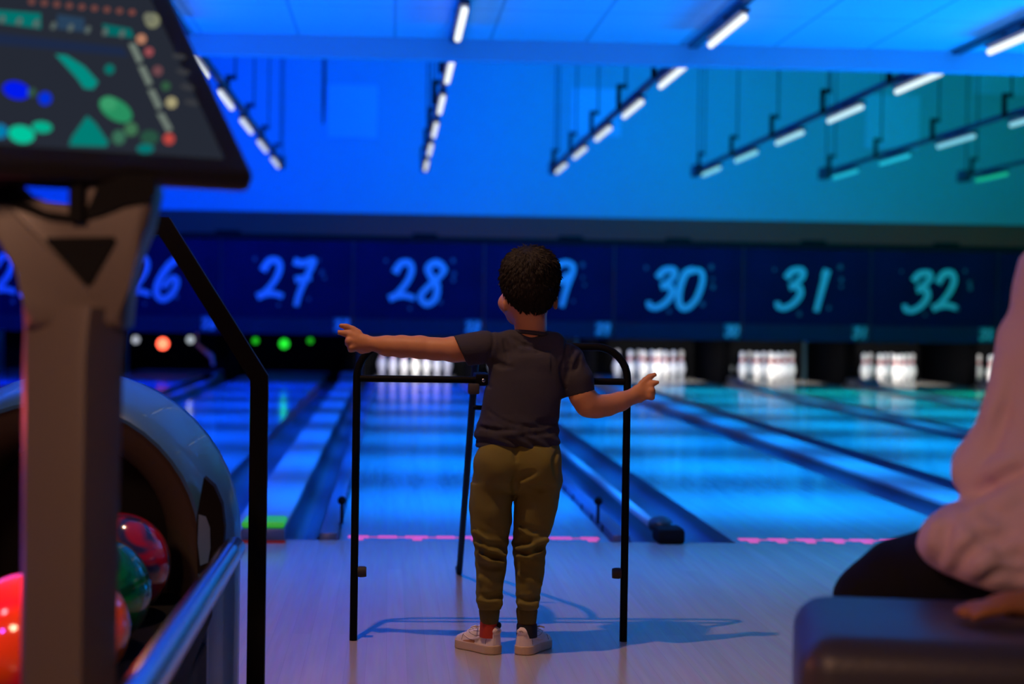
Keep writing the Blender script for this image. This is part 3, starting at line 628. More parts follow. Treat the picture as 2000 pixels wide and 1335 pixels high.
    def mesh(s):
        F = s.F; ins = F < 0; sh = tuple(n - 1 for n in F.shape); cnt = np.zeros(sh, np.uint8)
        for dx in (0, 1):
            for dy in (0, 1):
                for dz in (0, 1): cnt += ins[dx:dx + sh[0], dy:dy + sh[1], dz:dz + sh[2]]
        act = (cnt > 0) & (cnt < 8); I = np.argwhere(act); idx = np.full(sh, -1, np.int64); idx[act] = np.arange(len(I))
        acc = np.zeros((len(I), 3)); num = np.zeros(len(I)); cs = [(x, y, z) for x in (0, 1) for y in (0, 1) for z in (0, 1)]
        for a in cs:
            for b in cs:
                if sum(abs(a[i] - b[i]) for i in range(3)) != 1 or a > b: continue
                fa = F[I[:, 0] + a[0], I[:, 1] + a[1], I[:, 2] + a[2]].astype(float); fb = F[I[:, 0] + b[0], I[:, 1] + b[1], I[:, 2] + b[2]].astype(float)
                m = (fa < 0) != (fb < 0); t = np.where(m, fa / np.where(m, fa - fb, 1), 0)[:, None]
                acc += m[:, None] * (np.array(a) + t * (np.array(b) - np.array(a))); num += m
        V = (I + acc / num[:, None]) * s.h + s.lo; Q = []
        for ax in range(3):
            o1, o2 = [i for i in range(3) if i != ax]; n = list(F.shape); A = [slice(None)] * 3; B = [slice(None)] * 3; A[ax] = slice(0, -1); B[ax] = slice(1, None)
            for o in (o1, o2): A[o] = slice(1, -1); B[o] = slice(1, -1)
            fa, fb = ins[tuple(A)], ins[tuple(B)]; E = np.argwhere(fa != fb); fl = fa[tuple(E.T)]
            E = E.copy(); E[:, o1] += 1; E[:, o2] += 1
            def g(d1, d2):
                c = E.copy(); c[:, o1] -= d1; c[:, o2] -= d2; return idx[c[:, 0], c[:, 1], c[:, 2]]
            q = np.stack([g(1, 1), g(0, 1), g(0, 0), g(1, 0)], 1); flip = fl if ax != 1 else ~fl
            q[~flip] = q[~flip][:, ::-1]; Q.append(q)
        return V, np.concatenate(Q)
def sdf_obj(name, s, m, parent=None, smooth_it=1, origin=(0, 0, 0)):
    V, Q = s.mesh(); o0 = np.array(origin, float)
    me = bpy.data.meshes.new(name); me.from_pydata((V - o0).tolist(), [], Q.tolist()); me.update(); me.shade_smooth()
    if smooth_it:
        bm = bmesh.new(); bm.from_mesh(me)
        for _ in range(smooth_it): bmesh.ops.smooth_vert(bm, verts=bm.verts, factor=.5, use_axis_x=True, use_axis_y=True, use_axis_z=True)
        bmesh.ops.recalc_face_normals(bm, faces=bm.faces); bm.to_mesh(me); bm.free(); me.shade_smooth()
    o = bpy.data.objects.new(name, me); COL.objects.link(o); me.materials.append(m)
    if parent: o.parent = parent
    return o
def vnoise(X, Y, Z, f, seed=0):      # cheap smooth pseudo noise, about -1..1
    r = np.random.RandomState(seed); t = 0
    for i in range(5):
        a = r.uniform(-1, 1, 3) * np.array(f); t = t + np.sin(X * a[0] + Y * a[1] + Z * a[2] + r.uniform(0, 6.28)) * np.cos(X * a[1] * .7 + Y * a[2] * .6 - Z * a[0] * .8 + r.uniform(0, 6.28))
    return t / 2.6
# ================================================================ the boy
BD = 4.90
def B(px, py, dd=0.0): p = at(px, py, BD); return np.array((p.x, BD + dd, p.z))
u = 1 / 749.0
skin = mat('skin', (.42, .185, .085), .55, spec=.3, var=.06, vscale=30)
skin.node_tree.nodes['Principled BSDF'].inputs['Subsurface Weight'].default_value = .08
skin.node_tree.nodes['Principled BSDF'].inputs['Subsurface Radius'].default_value = (.01, .004, .002)
c0 = B(1020, 1280); BO = (c0[0], BD, 0)
s = SDF(B(648, 1290) - (0, .20, 0), B(1300, 470) + (0, .24, 0), .0045)
hr = .0045
# head, jaw, face (turned slightly towards lane 27)
s.ell(B(1035, 552, .012), (.072, .086, .092), .01); s.ell(B(1024, 596, .045), (.052, .058, .050), .02); s.ell(B(1012, 618, .070), (.024, .024, .022), .02)
ft = math.radians(24); fd = np.array((-math.sin(ft), math.cos(ft), 0)); fr = np.array((math.cos(ft), math.sin(ft), 0)); hc = B(1030, 575, .02)
s.cap(hc + fd * .078 + (0, 0, .012), hc + fd * .097 + (0, 0, -.012), .006, .011, .008)        # nose
for sg in (-1, 1):
    s.ell(hc + fd * .080 + fr * .028 * sg + (0, 0, .014), (.014, .014, .010), .006, cut=True)    # eye sockets
    s.ell(hc + fd * .056 + fr * .030 * sg + (0, 0, -.022), (.024, .024, .024), .015)            # cheeks
s.cap(hc + fd * .080 - fr * .014 + (0, 0, -.036), hc + fd * .080 + fr * .014 + (0, 0, -.036), .006, .006, .006)   # lips
# ears
for ex, ey, sg in ((986, 592, -1), (1086, 589, 1)):
    s.ell(B(ex, ey, .012), (.0085, .015, .0220), .006); s.ell(B(ex + 4 * sg, ey, .016), (.004, .010, .015), .004, cut=True)
# neck and torso
s.cap(B(1034, 600, .012), B(1039, 655, .020), .047, .041, .012)
s.stack([(B(0, y)[2], B((l + r) / 2, y)[0], BD + .015, (r - l) / 2 * u - .008, d) for y, l, r, d in ((672, 985, 1090, .025), (690, 972, 1098, .040), (720, 960, 1102, .052), (760, 948, 1106, .060), (800, 942, 1096, .062), (850, 940, 1090, .060), (900, 942, 1086, .056), (922, 948, 1080, .048))], .02)
# legs
for P in (((962, 930), (958, 1050), (957, 1120), (956, 1225)), ((1050, 930), (1036, 1050), (1034, 1120), (1030, 1225))):
    s.chain([B(*P[0], .02), B(*P[1], .012), B(*P[2], .02), B(*P[3], .02), B(P[3][0], 1250, .022)], [.040, .034, .032, .021, .021], .014)
for ax_, dx_ in ((956, (-.75, .66)), (1030, (.45, .89))):
    p = B(ax_, 1256, .022); s.cap(p, p + np.array((dx_[0] * .075, dx_[1] * .075, -.008)), .020, .015, .012)
# arm held out over the rail towards lane 27
s.chain([B(975, 688, .012), B(930, 684, .012), B(887, 682, .012), B(851, 681.5, .016), B(821, 678, .022), B(785, 676.5, .03), B(755, 675.5, .036), B(734, 672.5, .042)], [.032, .030, .0315, .0275, .0282, .027, .0245, .0205], .014)
def hand(parts, k=.005):
    for P, R in parts: s.chain([B(*p) for p in P], R, k)
s.ell(B(712, 669, .046), (.021, .0145, .0225), .012); s.ell(B(697, 666, .048), (.017, .013, .0245), .010)
hand([(((700, 650, .050), (688, 643, .052), (677, 638, .050), (665, 635.5, .044)), (.0095, .0086, .0078, .0068)),
      (((694, 658, .046), (682, 653.5, .044), (670, 650.5, .040), (658, 648.5, .036)), (.0098, .0086, .0078, .0068)),
      (((692, 667, .044), (680, 666, .036), (679, 671, .046), (686, 673, .056)), (.0098, .0092, .0080, .0070)),
      (((694, 677, .046), (685, 679, .038), (684, 683, .048), (691, 684, .058)), (.0090, .0085, .0075, .0066)),
      (((718, 682, .050), (706, 684, .066), (694, 680, .074), (686, 675, .076)), (.0110, .0100, .0088, .0072))])
# bent arm on the other side
s.chain([B(1098, 696, .012), B(1120, 730, .008), B(1138, 772, .006), B(1149, 790, .008)], [.028, .029, .0325, .0320], .014)
s.chain([B(1149, 790, .008), B(1168, 794, .018), B(1190, 792, .032), B(1214, 786, .046), B(1236, 778, .058)], [.0300, .0285, .0262, .0240, .0215], .014)
s.ell(B(1252, 770, .064), (.021, .0150, .0245), .012); s.ell(B(1264, 766, .068), (.015, .013, .0250), .010)
hand([(((1260, 751, .066), (1268, 744, .070), (1277, 737, .070), (1286, 733, .066)), (.0100, .0088, .0078, .0064)),
      (((1268, 758, .064), (1276, 753, .064), (1283, 749.5, .060), (1290, 747.5, .054)), (.0098, .0086, .0076, .0062)),
      (((1270, 766, .062), (1279, 764, .056), (1281, 769, .064), (1276, 771, .074)), (.0098, .0090, .0080, .0070)),
      (((1268, 775, .064), (1277, 774, .058), (1280, 778, .066), (1274, 779, .076)), (.0092, .0086, .0076, .0066)),
      (((1248, 782, .070), (1258, 782, .086), (1268, 777, .094), (1276, 771, .096)), (.0110, .0100, .0088, .0072))])
person = sdf_obj('person', s, skin, origin=BO, smooth_it=1); person.location = BO
tag(person, 'small standing boy in grey T-shirt and olive joggers with arms stretched over the ramp', 'person')
def loc_(o): return o
def O(v): return Vector(np.array(v) - np.array(BO))
# eyes on the far side of the face
M_eye = mat('eye_white', (.8, .78, .75), .2); M_iris = mat('iris', (.03, .015, .008), .2)
for sg in (-1, 1):
    c = hc + fd * .072 + fr * .028 * sg + np.array((0, 0, .014))
    ey = MB().ball(O(c), .0095, seg=16).build('eye', M_eye, person); MB().ball(O(c + fd * .0062), .0045, seg=12).build('iris', M_iris, ey)
    MB().tube([O(c + fd * .013 + fr * a + np.array((0, 0, b))) for a, b in ((-.013, .012), (0, .0165), (.013, .012))], .0022, 6).build('eyebrow', M_iris, person)
# hair
M_hair = mat('hair_dark', (.006, .0035, .003), .65, spec=.18)
s = SDF(B(960, 640) - (0, .13, 0), B(1110, 465) + (0, .13, 0), .003)
s.ell(B(1035, 547, .0), (.074, .087, .081), .01); s.ell(B(1036, 530, .0), (.069, .080, .064), .02)
s.ell(B(1038, 570, -.030), (.058, .050, .044), .02); s.ell(B(1040, 588, -.030), (.042, .035, .027), .015)
s.plane(B(0, 600) + fd * .035 + (1.035, 0, 0) if False else hc + fd * .066 + (0, 0, .0), fd + np.array((0, 0, -.75)), .012)    # open face
for ex, ey in ((979, 596), (1093, 593)): s.ell(B(ex, ey, .01), (.021, .050, .030), .006, cut=True)
s.cap(B(1000, 622, .03), B(1075, 622, .03), .030, .030, .008, cut=True)
s.cap(B(990, 606, .012), B(1003, 622, -.02), .012, .014, .006, cut=True); s.cap(B(1083, 600, .012), B(1072, 614, -.02), .012, .012, .006, cut=True)
s.warp(lambda X, Y, Z: .0022 * vnoise(X, Y, Z, (420, 420, 260), 3) + .0013 * vnoise(X, Y, Z, (900, 900, 600), 5))
V, Q = s.mesh(); hair = sdf_obj('hair', s, M_hair, person, 0, origin=BO)
bm = bmesh.new(); bm.from_mesh(hair.data); bm.verts.ensure_lookup_table(); bm.normal_update(); VL = list(bm.verts); n0 = len(VL); cen = Vector(O(B(1036, 548, .0)))
crown = O(B(1028, 500, -.03))
for q in range(9000):
    v = VL[rng.randint(n0)]; nn = v.normal.copy(); p = v.co.copy()
    if (p - O(hc)).dot(Vector(fd)) > .055 and p.z < O(hc).z + .05: continue
    w = (p - crown); tdir = (w - nn * w.dot(nn)); tdir.z -= .02
    if tdir.length < 1e-4: continue
    tdir.normalize(); up = max(0, nn.z); L = rng.uniform(.008, .014) * (1 + .5 * up)
    lift = .20 + .45 * up * rng.rand() + .12 * rng.rand(); d = (tdir + nn * lift + Vector(rng.normal(0, .22, 3))).normalized()
    sd = d.cross(nn).normalized() * .0008
    a = bm.verts.new(p - nn * .001 + sd); b = bm.verts.new(p - nn * .001 - sd); c = bm.verts.new(p + d * L * .6 + nn * .001 + sd * .5); e_ = bm.verts.new(p + d * L - nn * L * .15); f_ = bm.verts.new(p + nn * .0012)
    bm.faces.new((a, f_, c)); bm.faces.new((f_, b, c)); bm.faces.new((a, c, e_)); bm.faces.new((b, e_, c))
bm.to_mesh(hair.data); bm.free(); hair.data.shade_smooth()
# T-shirt
M_shirt = mat('shirt_grey', (.036, .033, .043), .85, spec=.12, bump=.25, bscale=900)
s = SDF(B(868, 885) - (0, .14, 0), B(1185, 625) + (0, .17, 0), .003)
s.stack([(B(0, y)[2], B((l + r) / 2, y)[0], BD + .012 + o, (r - l) / 2 * u, d) for y, l, r, d, o in ((646, 1000, 1078, .040, .014), (654, 985, 1092, .048, .012), (664, 966, 1110, .053, .010), (682, 955, 1117, .060, .004), (700, 953, 1113, .062, 0), (725, 953, 1109, .068, 0), (760, 945, 1107, .072, 0), (795, 938, 1098, .076, 0), (812, 933, 1092, .080, 0), (832, 926, 1096, .084, 0), (850, 927, 1097, .084, 0), (862, 931, 1094, .080, 0))], .012)
s.cap(B(1000, 664, .010), B(1084, 668, .010), .026, .028, .02)
s.chain([B(992, 676, .010), B(945, 678, .008), B(915, 683, .008), B(872, 685, .010)], [.036, .0385, .0375, .0385], .02)
s.chain([B(1086, 686, .010), B(1112, 702, .008), B(1130, 740, .006), B(1141, 785, .006)], [.034, .036, .0365, .0355], .02)
s.plane(B(887, 655) , B(900, 655) * 0 + np.array((-.92, 0, .0)) + np.array((0, 0, -.42)), .002) if False else None
p1, p2 = B(886, 655), B(912, 712); t_ = p2 - p1; nrm = np.array((t_[2], 0, -t_[0])); nrm = nrm if nrm[0] < 0 else -nrm; nrm = nrm / np.linalg.norm(nrm)
X, Y, Z = np.meshgrid(*s.ax, indexing='ij', sparse=True)
dd = (X - p1[0]) * nrm[0] + (Z - p1[2]) * nrm[2] + 0 * Y; s.F = np.maximum(s.F, np.minimum(dd, Z - B(0, 728)[2])).astype(np.float32)
p1, p2 = B(1111, 774), B(1164, 762); t_ = p2 - p1; nrm = np.array((t_[2], 0, -t_[0])); nrm = nrm if nrm[2] < 0 else -nrm
X, Y, Z = np.meshgrid(*s.ax, indexing='ij', sparse=True)
dd = (X - p1[0]) * nrm[0] + (Z - p1[2]) * nrm[2]; dd = dd / np.linalg.norm(nrm); keep = np.minimum(X - B(1104, 0)[0], B(0, 752)[2] - Z)     # only trims the sleeve end
s.F = np.maximum(s.F, np.minimum(dd + 0 * Y, keep)).astype(np.float32)
s.F = np.maximum(s.F, B(0, 861)[2] - Z + .004 * np.sin(X * 45)).astype(np.float32)
# neck opening, armpit and cloth folds
s.ell(B(1040, 630, .020), (.048, .046, .0235), .004, cut=True)
def folds(X, Y, Z):
    zz = Z - B(0, 861)[2]; hem = np.exp(-(zz / .05) ** 2); near = (Y < BD + .03)
    w = .0030 * hem * np.sin(Z * 210 + 9 * np.sin(X * 14 + 1.2) + X * 24)
    w = w + .0020 * vnoise(X, Y * .5, Z, (46, 30, 42), 11)
    sh = np.exp(-((Z - B(0, 683)[2] + .25 * np.abs(X - B(1040, 0)[0])) / .020) ** 2); w = w - .0035 * sh * (np.abs(X - B(1040, 0)[0]) < .06)
    for cx, amp in ((B(965, 0)[0], .0032), (B(1112, 0)[0], .0036)):   # sleeve seam creases
        w = w + amp * np.exp(-((X - cx - .010 * np.sin(Z * 40)) / .0045) ** 2) * (Z > B(0, 745)[2])
    return w
s.warp(folds)
for P, r, dp in ((((1000, 655), (1018, 672), (1050, 682), (1085, 676)), .010, .0055), (((984, 660), (990, 680), (992, 705)), .006, .004), (((1106, 668), (1107, 700), (1106, 745)), .006, .005), (((1128, 668), (1115, 690), (1110, 730)), .005, .004),
                 (((935, 832), (965, 842), (1010, 838)), .008, .005), (((950, 800), (985, 826), (1040, 836), (1085, 826)), .009, .005), (((1093, 812), (1070, 822), (1050, 824)), .007, .004), (((962, 704), (975, 712), (1000, 716)), .008, .004), (((1020, 848), (1060, 846), (1090, 838)), .007, .004), (((1136, 690), (1128, 712), (1118, 728)), .006, .004)):
    s.crease(P, r, dp, k=.007)
for P, r, dp in ((((1000, 664), (1020, 684), (1060, 690)), .008, .003), (((940, 842), (975, 850), (1020, 846)), .008, .003), (((960, 812), (1000, 834), (1050, 842)), .008, .003)):
    s.crease(P, r, dp, k=.008, ridge=True)
shirt = sdf_obj('t_shirt', s, M_shirt, person, 1, origin=BO)
cpts = []
for k in range(28):
    t = 2 * math.pi * k / 28; x, y = .050 * math.cos(t), .050 * math.sin(t)
    cpts.append(O(B(1041, 651.5, .020) + np.array((x * .90, y * .90, -.005 * (x / .05) - .003 * (y / .05)))))
MB().tube(cpts, .0058, 8, flat=1.0, closed=True).build('collar', M_shirt, shirt)
# small dark tag / belt end below the hem
MB().ball(O(B(936, 862, .0)), .010, (.9, 1.2, .9), 12).build('shirt_tail', M_dk, shirt)
# trousers
M_pants = mat('joggers_olive', (.165, .140, .034), .9, spec=.1, bump=.35, bscale=1300)
M_cuff = mat('cuff_olive', (.12, .10, .028), .9, spec=.1, bump=.3, bscale=900)
s = SDF(B(895, 1225) - (0, .15, 0), B(1115, 838) + (0, .17, 0), .003)
s.stack([(B(0, y)[2], B((l + r) / 2, y)[0], BD + .010, (r - l) / 2 * u, d) for y, l, r, d in ((846, 944, 1091, .066), (862, 939, 1093, .074), (890, 929, 1096, .080), (930, 923, 1099, .074), (946, 928, 1094, .058), (956, 945, 1080, .035))], .012)
for lg in (((936, 919, 1006, .066), (960, 917, 1004, .066), (985, 915, 1002.5, .064), (1010, 917, 1001.5, .058), (1035, 921, 997, .054), (1055, 925, 995, .050), (1080, 928, 993, .047), (1110, 930, 989, .043), (1150, 930, 984, .039), (1175, 931, 983, .037), (1186, 935, 980, .032)),
           ((936, 1000, 1097, .066), (960, 1002, 1096, .066), (985, 1002.5, 1091, .064), (1010, 1003.5, 1084, .058), (1035, 1001, 1075, .054), (1055, 999, 1070, .050), (1080, 1002, 1067, .047), (1110, 1006, 1065, .043), (1150, 1007, 1058, .039), (1175, 1008, 1054, .037), (1186, 1010, 1051, .032))):
    s.stack([(B(0, y)[2], B((l + r) / 2, y)[0], BD + .015, (r - l) / 2 * u - .001, d) for y, l, r, d in lg], .006)
s.ell(B(968, 905, -.030), (.052, .045, .056), .03); s.ell(B(1050, 905, -.030), (.052, .045, .056), .03)
s.cap(B(1004, 955, -.085), B(1009, 915, -.100), .010, .004, .02, cut=True)
s.cap(B(1006, 945, -.083), B(1030, 925, -.093), .007, .003, .012, cut=True)
for P in (((922, 1056), (992, 1082)), ((928, 1074), (988, 1096)), ((1000, 1068), (1070, 1050)), ((1003, 1082), (1066, 1070)), ((1008, 1030), (1074, 1052)), ((918, 1034), (975, 1066)), ((932, 1168), (980, 1174)), ((1010, 1176), (1050, 1178)), ((934, 1128), (980, 1140)), ((1010, 1120), (1056, 1138))):
    (x0, y0), (x1, y1) = P; dz = -.050 if y0 < 1100 else -.030
    if y0 < 1100:
        s.cap(B(x0 + 6, y0, dz + .014), B((x0 + x1) / 2, (y0 + y1) / 2 + 5, dz + .012), .006, .0075, .010); s.cap(B((x0 + x1) / 2, (y0 + y1) / 2 + 5, dz + .012), B(x1 - 6, y1, dz + .018), .0075, .005, .010)
    else: s.cap(B(x0 + 4, y0, dz + .012), B(x1 - 4, y1, dz + .012), .007, .007, .012)
s.warp(lambda X, Y, Z: .0020 * vnoise(X, Y, Z, (60, 40, 60), 21) + .0016 * np.exp(-((Z - B(0, 1062)[2]) / .045) ** 2) * np.sin(Z * 230 + X * 60) + .0012 * np.exp(-((Z - B(0, 1168)[2]) / .03) ** 2) * np.sin(Z * 300 - X * 50))
for P, r, dp in ((((1006, 940), (1022, 930), (1044, 922)), .010, .006), (((1005, 975), (1006, 950), (1008, 925)), .009, .006), (((1008, 900), (1007, 880), (1006, 862)), .004, .002), (((926, 1046), (950, 1062), (985, 1066)), .008, .006), (((930, 1068), (955, 1084), (990, 1090)), .008, .006), (((1003, 1060), (1030, 1056), (1066, 1044)), .008, .006), (((1005, 1076), (1035, 1078), (1064, 1066)), .007, .005),
                 (((934, 1100), (955, 1108), (985, 1106)), .007, .004), (((935, 1160), (955, 1166), (980, 1160)), .007, .005), (((1012, 1166), (1032, 1172), (1054, 1164)), .007, .004), (((1084, 950), (1060, 955), (1030, 950)), .008, .004), (((1012, 1020), (1040, 1036), (1072, 1034)), .008, .005), (((1090, 880), (1084, 900), (1088, 930)), .006, .004)):
    s.crease(P, r, dp, k=.008)
pants = sdf_obj('trousers', s, M_pants, person, 1, origin=BO)
for l, r, cx in ((936, 977, 0), (1009, 1051, 0)):
    secs = [(y, l + a, r - a) for y, a in ((1184, 1), (1190, 0), (1202, 1.5), (1213, 3), (1215.5, 5))]
    rg = []
    for y, a, b in secs:
        z = B(0, y)[2]; cxx = B((a + b) / 2, y)[0]; rx = (b - a) / 2 * u
        rg.append([O((cxx + rx * math.cos(2 * math.pi * k / 48) * (1 + .02 * (k % 2)), BD + .017 + (rx + .004) * math.sin(2 * math.pi * k / 48) * (1 + .02 * (k % 2)), z)) for k in range(48)])
    MB().loft(rg).build('cuff', M_cuff, pants, angle=80)
# waistband seam
# socks
M_sock = mat('sock_red', (.45, .035, .012), .8); M_sockb = mat('sock_black', (.006, .006, .010), .8)
for cx, nm in ((956, 0), (1030, 1)):
    def ringz(y, r, cy=.017): return [O((B(cx, y)[0] + r * math.cos(2 * math.pi * k / 24), BD + cy + r * 1.1 * math.sin(2 * math.pi * k / 24), B(cx, y)[2])) for k in range(24)]
    MB().loft([ringz(1208, .0235), ringz(1225, .0245), ringz(1245, .026)]).build('sock', M_sock, person)
    if nm: MB().loft([ringz(1219, .0262), ringz(1224, .0275), ringz(1245, .0275)]).build('sock_trainer', M_sockb, person)
    else: MB().ball(O(B(974, 1222, .012)), .010, (.8, 1.6, .9), 12).build('sock_trainer', M_sockb, person)
# shoes
M_shoe = mat('shoe_leather', (.84, .72, .66), .45, spec=.4); M_sole = mat('shoe_sole', (.60, .44, .30), .55); M_stitch = mat('shoe_seam', (.26, .19, .15), .6)
def shoe(heel, yaw, mirror, nm):
    e = bpy.data.objects.new('shoe', None)
    M = Matrix.Translation(O(heel)) @ Matrix.Rotation(yaw, 4, 'Z') @ Matrix.Diagonal((mirror * .95, .95, .95, 1))
    # local: heel back at y=0, toe at y=.168
    def side(y):    # half widths of the last
        return float(np.interp(y, [0, .012, .04, .075, .115, .14, .158, .168], [.017, .026, .030, .0285, .035, .034, .024, .008]))
    def last(Y, inset):
        ms = Y
        w = np.interp(ms, [.027, .045, .075, .115, .135], [.029, .0295, .0285, .0345, .035]) - inset
        w = np.where(Y < .027, np.sqrt(np.clip((.029 - inset) ** 2 - (Y - .027) ** 2, 0, None)), w)
        w = np.where(Y > .135, (.035 - inset) * np.sqrt(np.clip(1 - ((Y - .135) / (.036 - inset)) ** 2, 0, None)), w)
        return np.where(w <= 0, -.004, w)
    s = SDF((-.05, -.014, -.006), (.05, .184, .10), .0020)
    X, Y, Z = np.meshgrid(*s.ax, indexing='ij', sparse=True); dpl = np.abs(X) - last(Y, 0)
    s.F = np.maximum(dpl, np.abs(Z - .013) - .013).astype(np.float32); s.F = s._smax(np.abs(Z - .013) - .0135 + 0 * X * Y, .004)
    V, Q = s.mesh(); sole_s = s
    o = sdf_obj('shoe', s, M_sole, person, 1)
    o.matrix_local = M
    s = SDF((-.05, -.014, .015), (.05, .184, .10), .0022)
    top = np.interp(s.ax[1], [-.01, 0, .012, .045, .07, .105, .135, .158, .17], [.060, .074, .078, .066, .068, .056, .045, .036, .024])[None, :, None]
    wz = 1 - .30 * np.clip((Z_ := s.ax[2][None, None, :] - .024) / .05, 0, 1)
    X, Y, Z = np.meshgrid(*s.ax, indexing='ij', sparse=True); wd = np.maximum(last(Y, .0022), .0005)
    q = np.sqrt((X / (wd * wz)) ** 4 + np.clip((Z - .02) / (top - .02 + 1e-4), 0, None) ** 4) ** .5
    d = (q - 1) * .024; d = np.maximum(d, np.maximum(.0005 - Y, Y - .168)); s.F = np.maximum(d, .018 - Z).astype(np.float32)
    s.ell((0, .043, .090), (.0225, .034, .029), .004, cut=True)
    up = sdf_obj('upper', s, M_shoe, o, 1)
    V, Q = s.mesh()
    def onsurf(y, z, sg, off=.0006):   # sample the upper's side at given y,z
        iy = int(round((y - s.lo[1]) / s.h)); iz = int(round((z - s.lo[2]) / s.h)); col = s.F[:, iy, iz]; ins = np.where(col < 0)[0]
        if len(ins) == 0: return None
        x = s.ax[0][ins[-1] if sg > 0 else ins[0]] + sg * (.0009 + off); return Vector((x, y, z))
    for sg in (-1, 1):
        def line(P, r, nm, m): 
            pts = [onsurf(y, z, sg) for y, z in P]; pts = [p for p in pts if p]
            if len(pts) > 2: MB().tube(pts, r, 6).build(nm, m, up)
        sw = [(.036 + .085 * t, .030 + .028 * t ** 1.3 - .004 * math.sin(3.1 * t)) for t in np.linspace(0, 1, 14)]
        pts = [onsurf(.030 + .090 * t, .055 - .020 * math.sin(t * 2.6) * (1) + .0 * t, sg, .0012) for t in np.linspace(0, 1, 14)]
        pts = [p for p in pts if p]; MB().tube(pts, [.0012 + .0026 * math.sin(math.pi * min(1, k / 9)) * (1 if k < 11 else .4) for k in range(len(pts))], 8).build('side_emblem', M_shoe, up)
        line([(.022, z) for z in np.linspace(.028, .060, 8)], .0008, 'seam', M_stitch)
        line([(.120, z) for z in np.linspace(.028, .046, 6)], .0008, 'seam', M_stitch)
        line([(y, .062 - .10 * abs(y - .03) + .0) for y in np.linspace(.012, .085, 12)], .0009, 'seam', M_stitch)
        line([(y, .058 - .012 * math.sin(3 * (y - .03) / .08)) for y in np.linspace(.030, .110, 12)], .0007, 'seam', M_stitch)
    MB().ball((0, .004, .064), .015, (1.05, .36, .72), 16).build('heel_tab', M_shoe, up)
    MB().tube([(-.006, -.0010, .064), (-.002, -.0018, .068), (.006, -.0010, .066), (.002, -.0018, .062)], .0008, 6).build('heel_emblem', M_stitch, up)
    for k in range(4): MB().tube([(-.016, .075 + k * .014, .066 - k * .005), (0, .078 + k * .014, .0715 - k * .0052), (.016, .075 + k * .014, .066 - k * .005)], .0022, 6).build('lace', M_shoe, up)
    MB().tube([(-.015, .070, .070), (-.030, .062, .074), (-.040, .070, .070)], [.002, .003, .002], 6).build('lace_loop', M_shoe, up)
    return o
aL = B(954, 1250, .019); aR = B(1029, 1250, .019)
shoe((aL[0] + .024, aL[1] - .026, 0), math.radians(36), 1, 'a'); shoe((aR[0] - .016, aR[1] - .034, 0), math.radians(-27), -1, 'b')

# ================================================================ seated adult
M_dress = mat('shirt_mauve', (.72, .54, .62), .85, spec=.1, bump=.2, bscale=500); M_trs = mat('trousers_black', (.008, .008, .011), .85, spec=.15)
skin2 = mat('skin_tan', (.42, .17, .07), .5, spec=.3)
AD = 2.98
def A(px, py, D=AD): p = at(px, py, D); return np.array((p.x, D, p.z))
AO = (1.06, AD, 0)
def sit(x, y, z): return np.array((x, y, z))
s = SDF((.60, 2.45, .02), (1.75, 3.62, 1.40), .0085)
HXo = .034
s.ell((1.088 + HXo, AD + .01, 1.215), (.082, .098, .112), .015); s.ell((1.080 + HXo, AD + .05, 1.155), (.058, .062, .055), .02)
s.cap((1.077 + HXo, AD + .105, 1.20), (1.075 + HXo, AD + .125, 1.175), .009, .014, .01); s.ell((1.003 + HXo, AD + .0, 1.195), (.010, .020, .032), .008); s.ell((1.173 + HXo, AD + .0, 1.195), (.010, .020, .032), .008)
for sg in (-1, 1): s.ell((1.085 + HXo + .033 * sg, AD + .105, 1.225), (.017, .017, .012), .008, cut=True)
s.cap((1.07 + HXo, AD + .105, 1.145), (1.10 + HXo, AD + .105, 1.145), .008, .008, .008)
s.cap((1.12, AD - .01, 1.14), (1.14, AD - .02, 1.04), .052, .060, .03)
s.stack([(.50, 1.10, AD, .16, .12), (.60, 1.10, AD, .145, .11), (.72, 1.11, AD - .01, .14, .105), (.86, 1.13, AD - .02, .165, .10), (.98, 1.15, AD - .02, .175, .085), (1.04, 1.14, AD - .02, .12, .06)], .04)
s.chain([(1.03, AD - .01, .985), (1.00, AD + .0, .82), (.975, AD + .03, .70), (.96, AD + .06, .655)], [.040, .036, .034, .034], .02)      # near-lane arm
s.chain([(.96, AD + .06, .655), (1.02, AD + .20, .60), (1.10, AD + .30, .575)], [.037, .030, .024], .015); s.ell((1.145, AD + .335, .570), (.040, .034, .016), .015)
for i in range(4): s.chain([(1.165 + .006 * i, AD + .350 - .018 * i, .572), (1.200 + .004 * i, AD + .362 - .020 * i, .566), (1.222, AD + .366 - .02 * i, .552)], [.0092, .0085, .0072], .004)
s.chain([(1.13, AD + .30, .572), (1.16, AD + .275, .568), (1.19, AD + .272, .558)], [.011, .010, .008], .005)
# arm propped on the bench
s.chain([(1.30, AD - .03, .985), (1.36, AD - .12, .80), (1.38, AD - .22, .62)], [.052, .044, .038], .02)
s.chain([(1.38, AD - .22, .62), (1.22, AD - .27, .52), (1.01, AD - .285, .492), (.92, AD - .285, .484)], [.037, .034, .026, .022], .015); s.ell((.895, AD - .285, .481), (.058, .034, .020), .014)
for i in range(4): s.chain([(.865, AD - .262 - .017 * i, .480), (.828 + .004 * abs(i - 1), AD - .256 - .019 * i, .474), (.802 + .006 * abs(i - 1), AD - .254 - .019 * i, .466)], [.0100, .0092, .0078], .004)
s.chain([(.92, AD - .262, .486), (.885, AD - .240, .482), (.855, AD - .232, .474)], [.0125, .0110, .0088], .005)
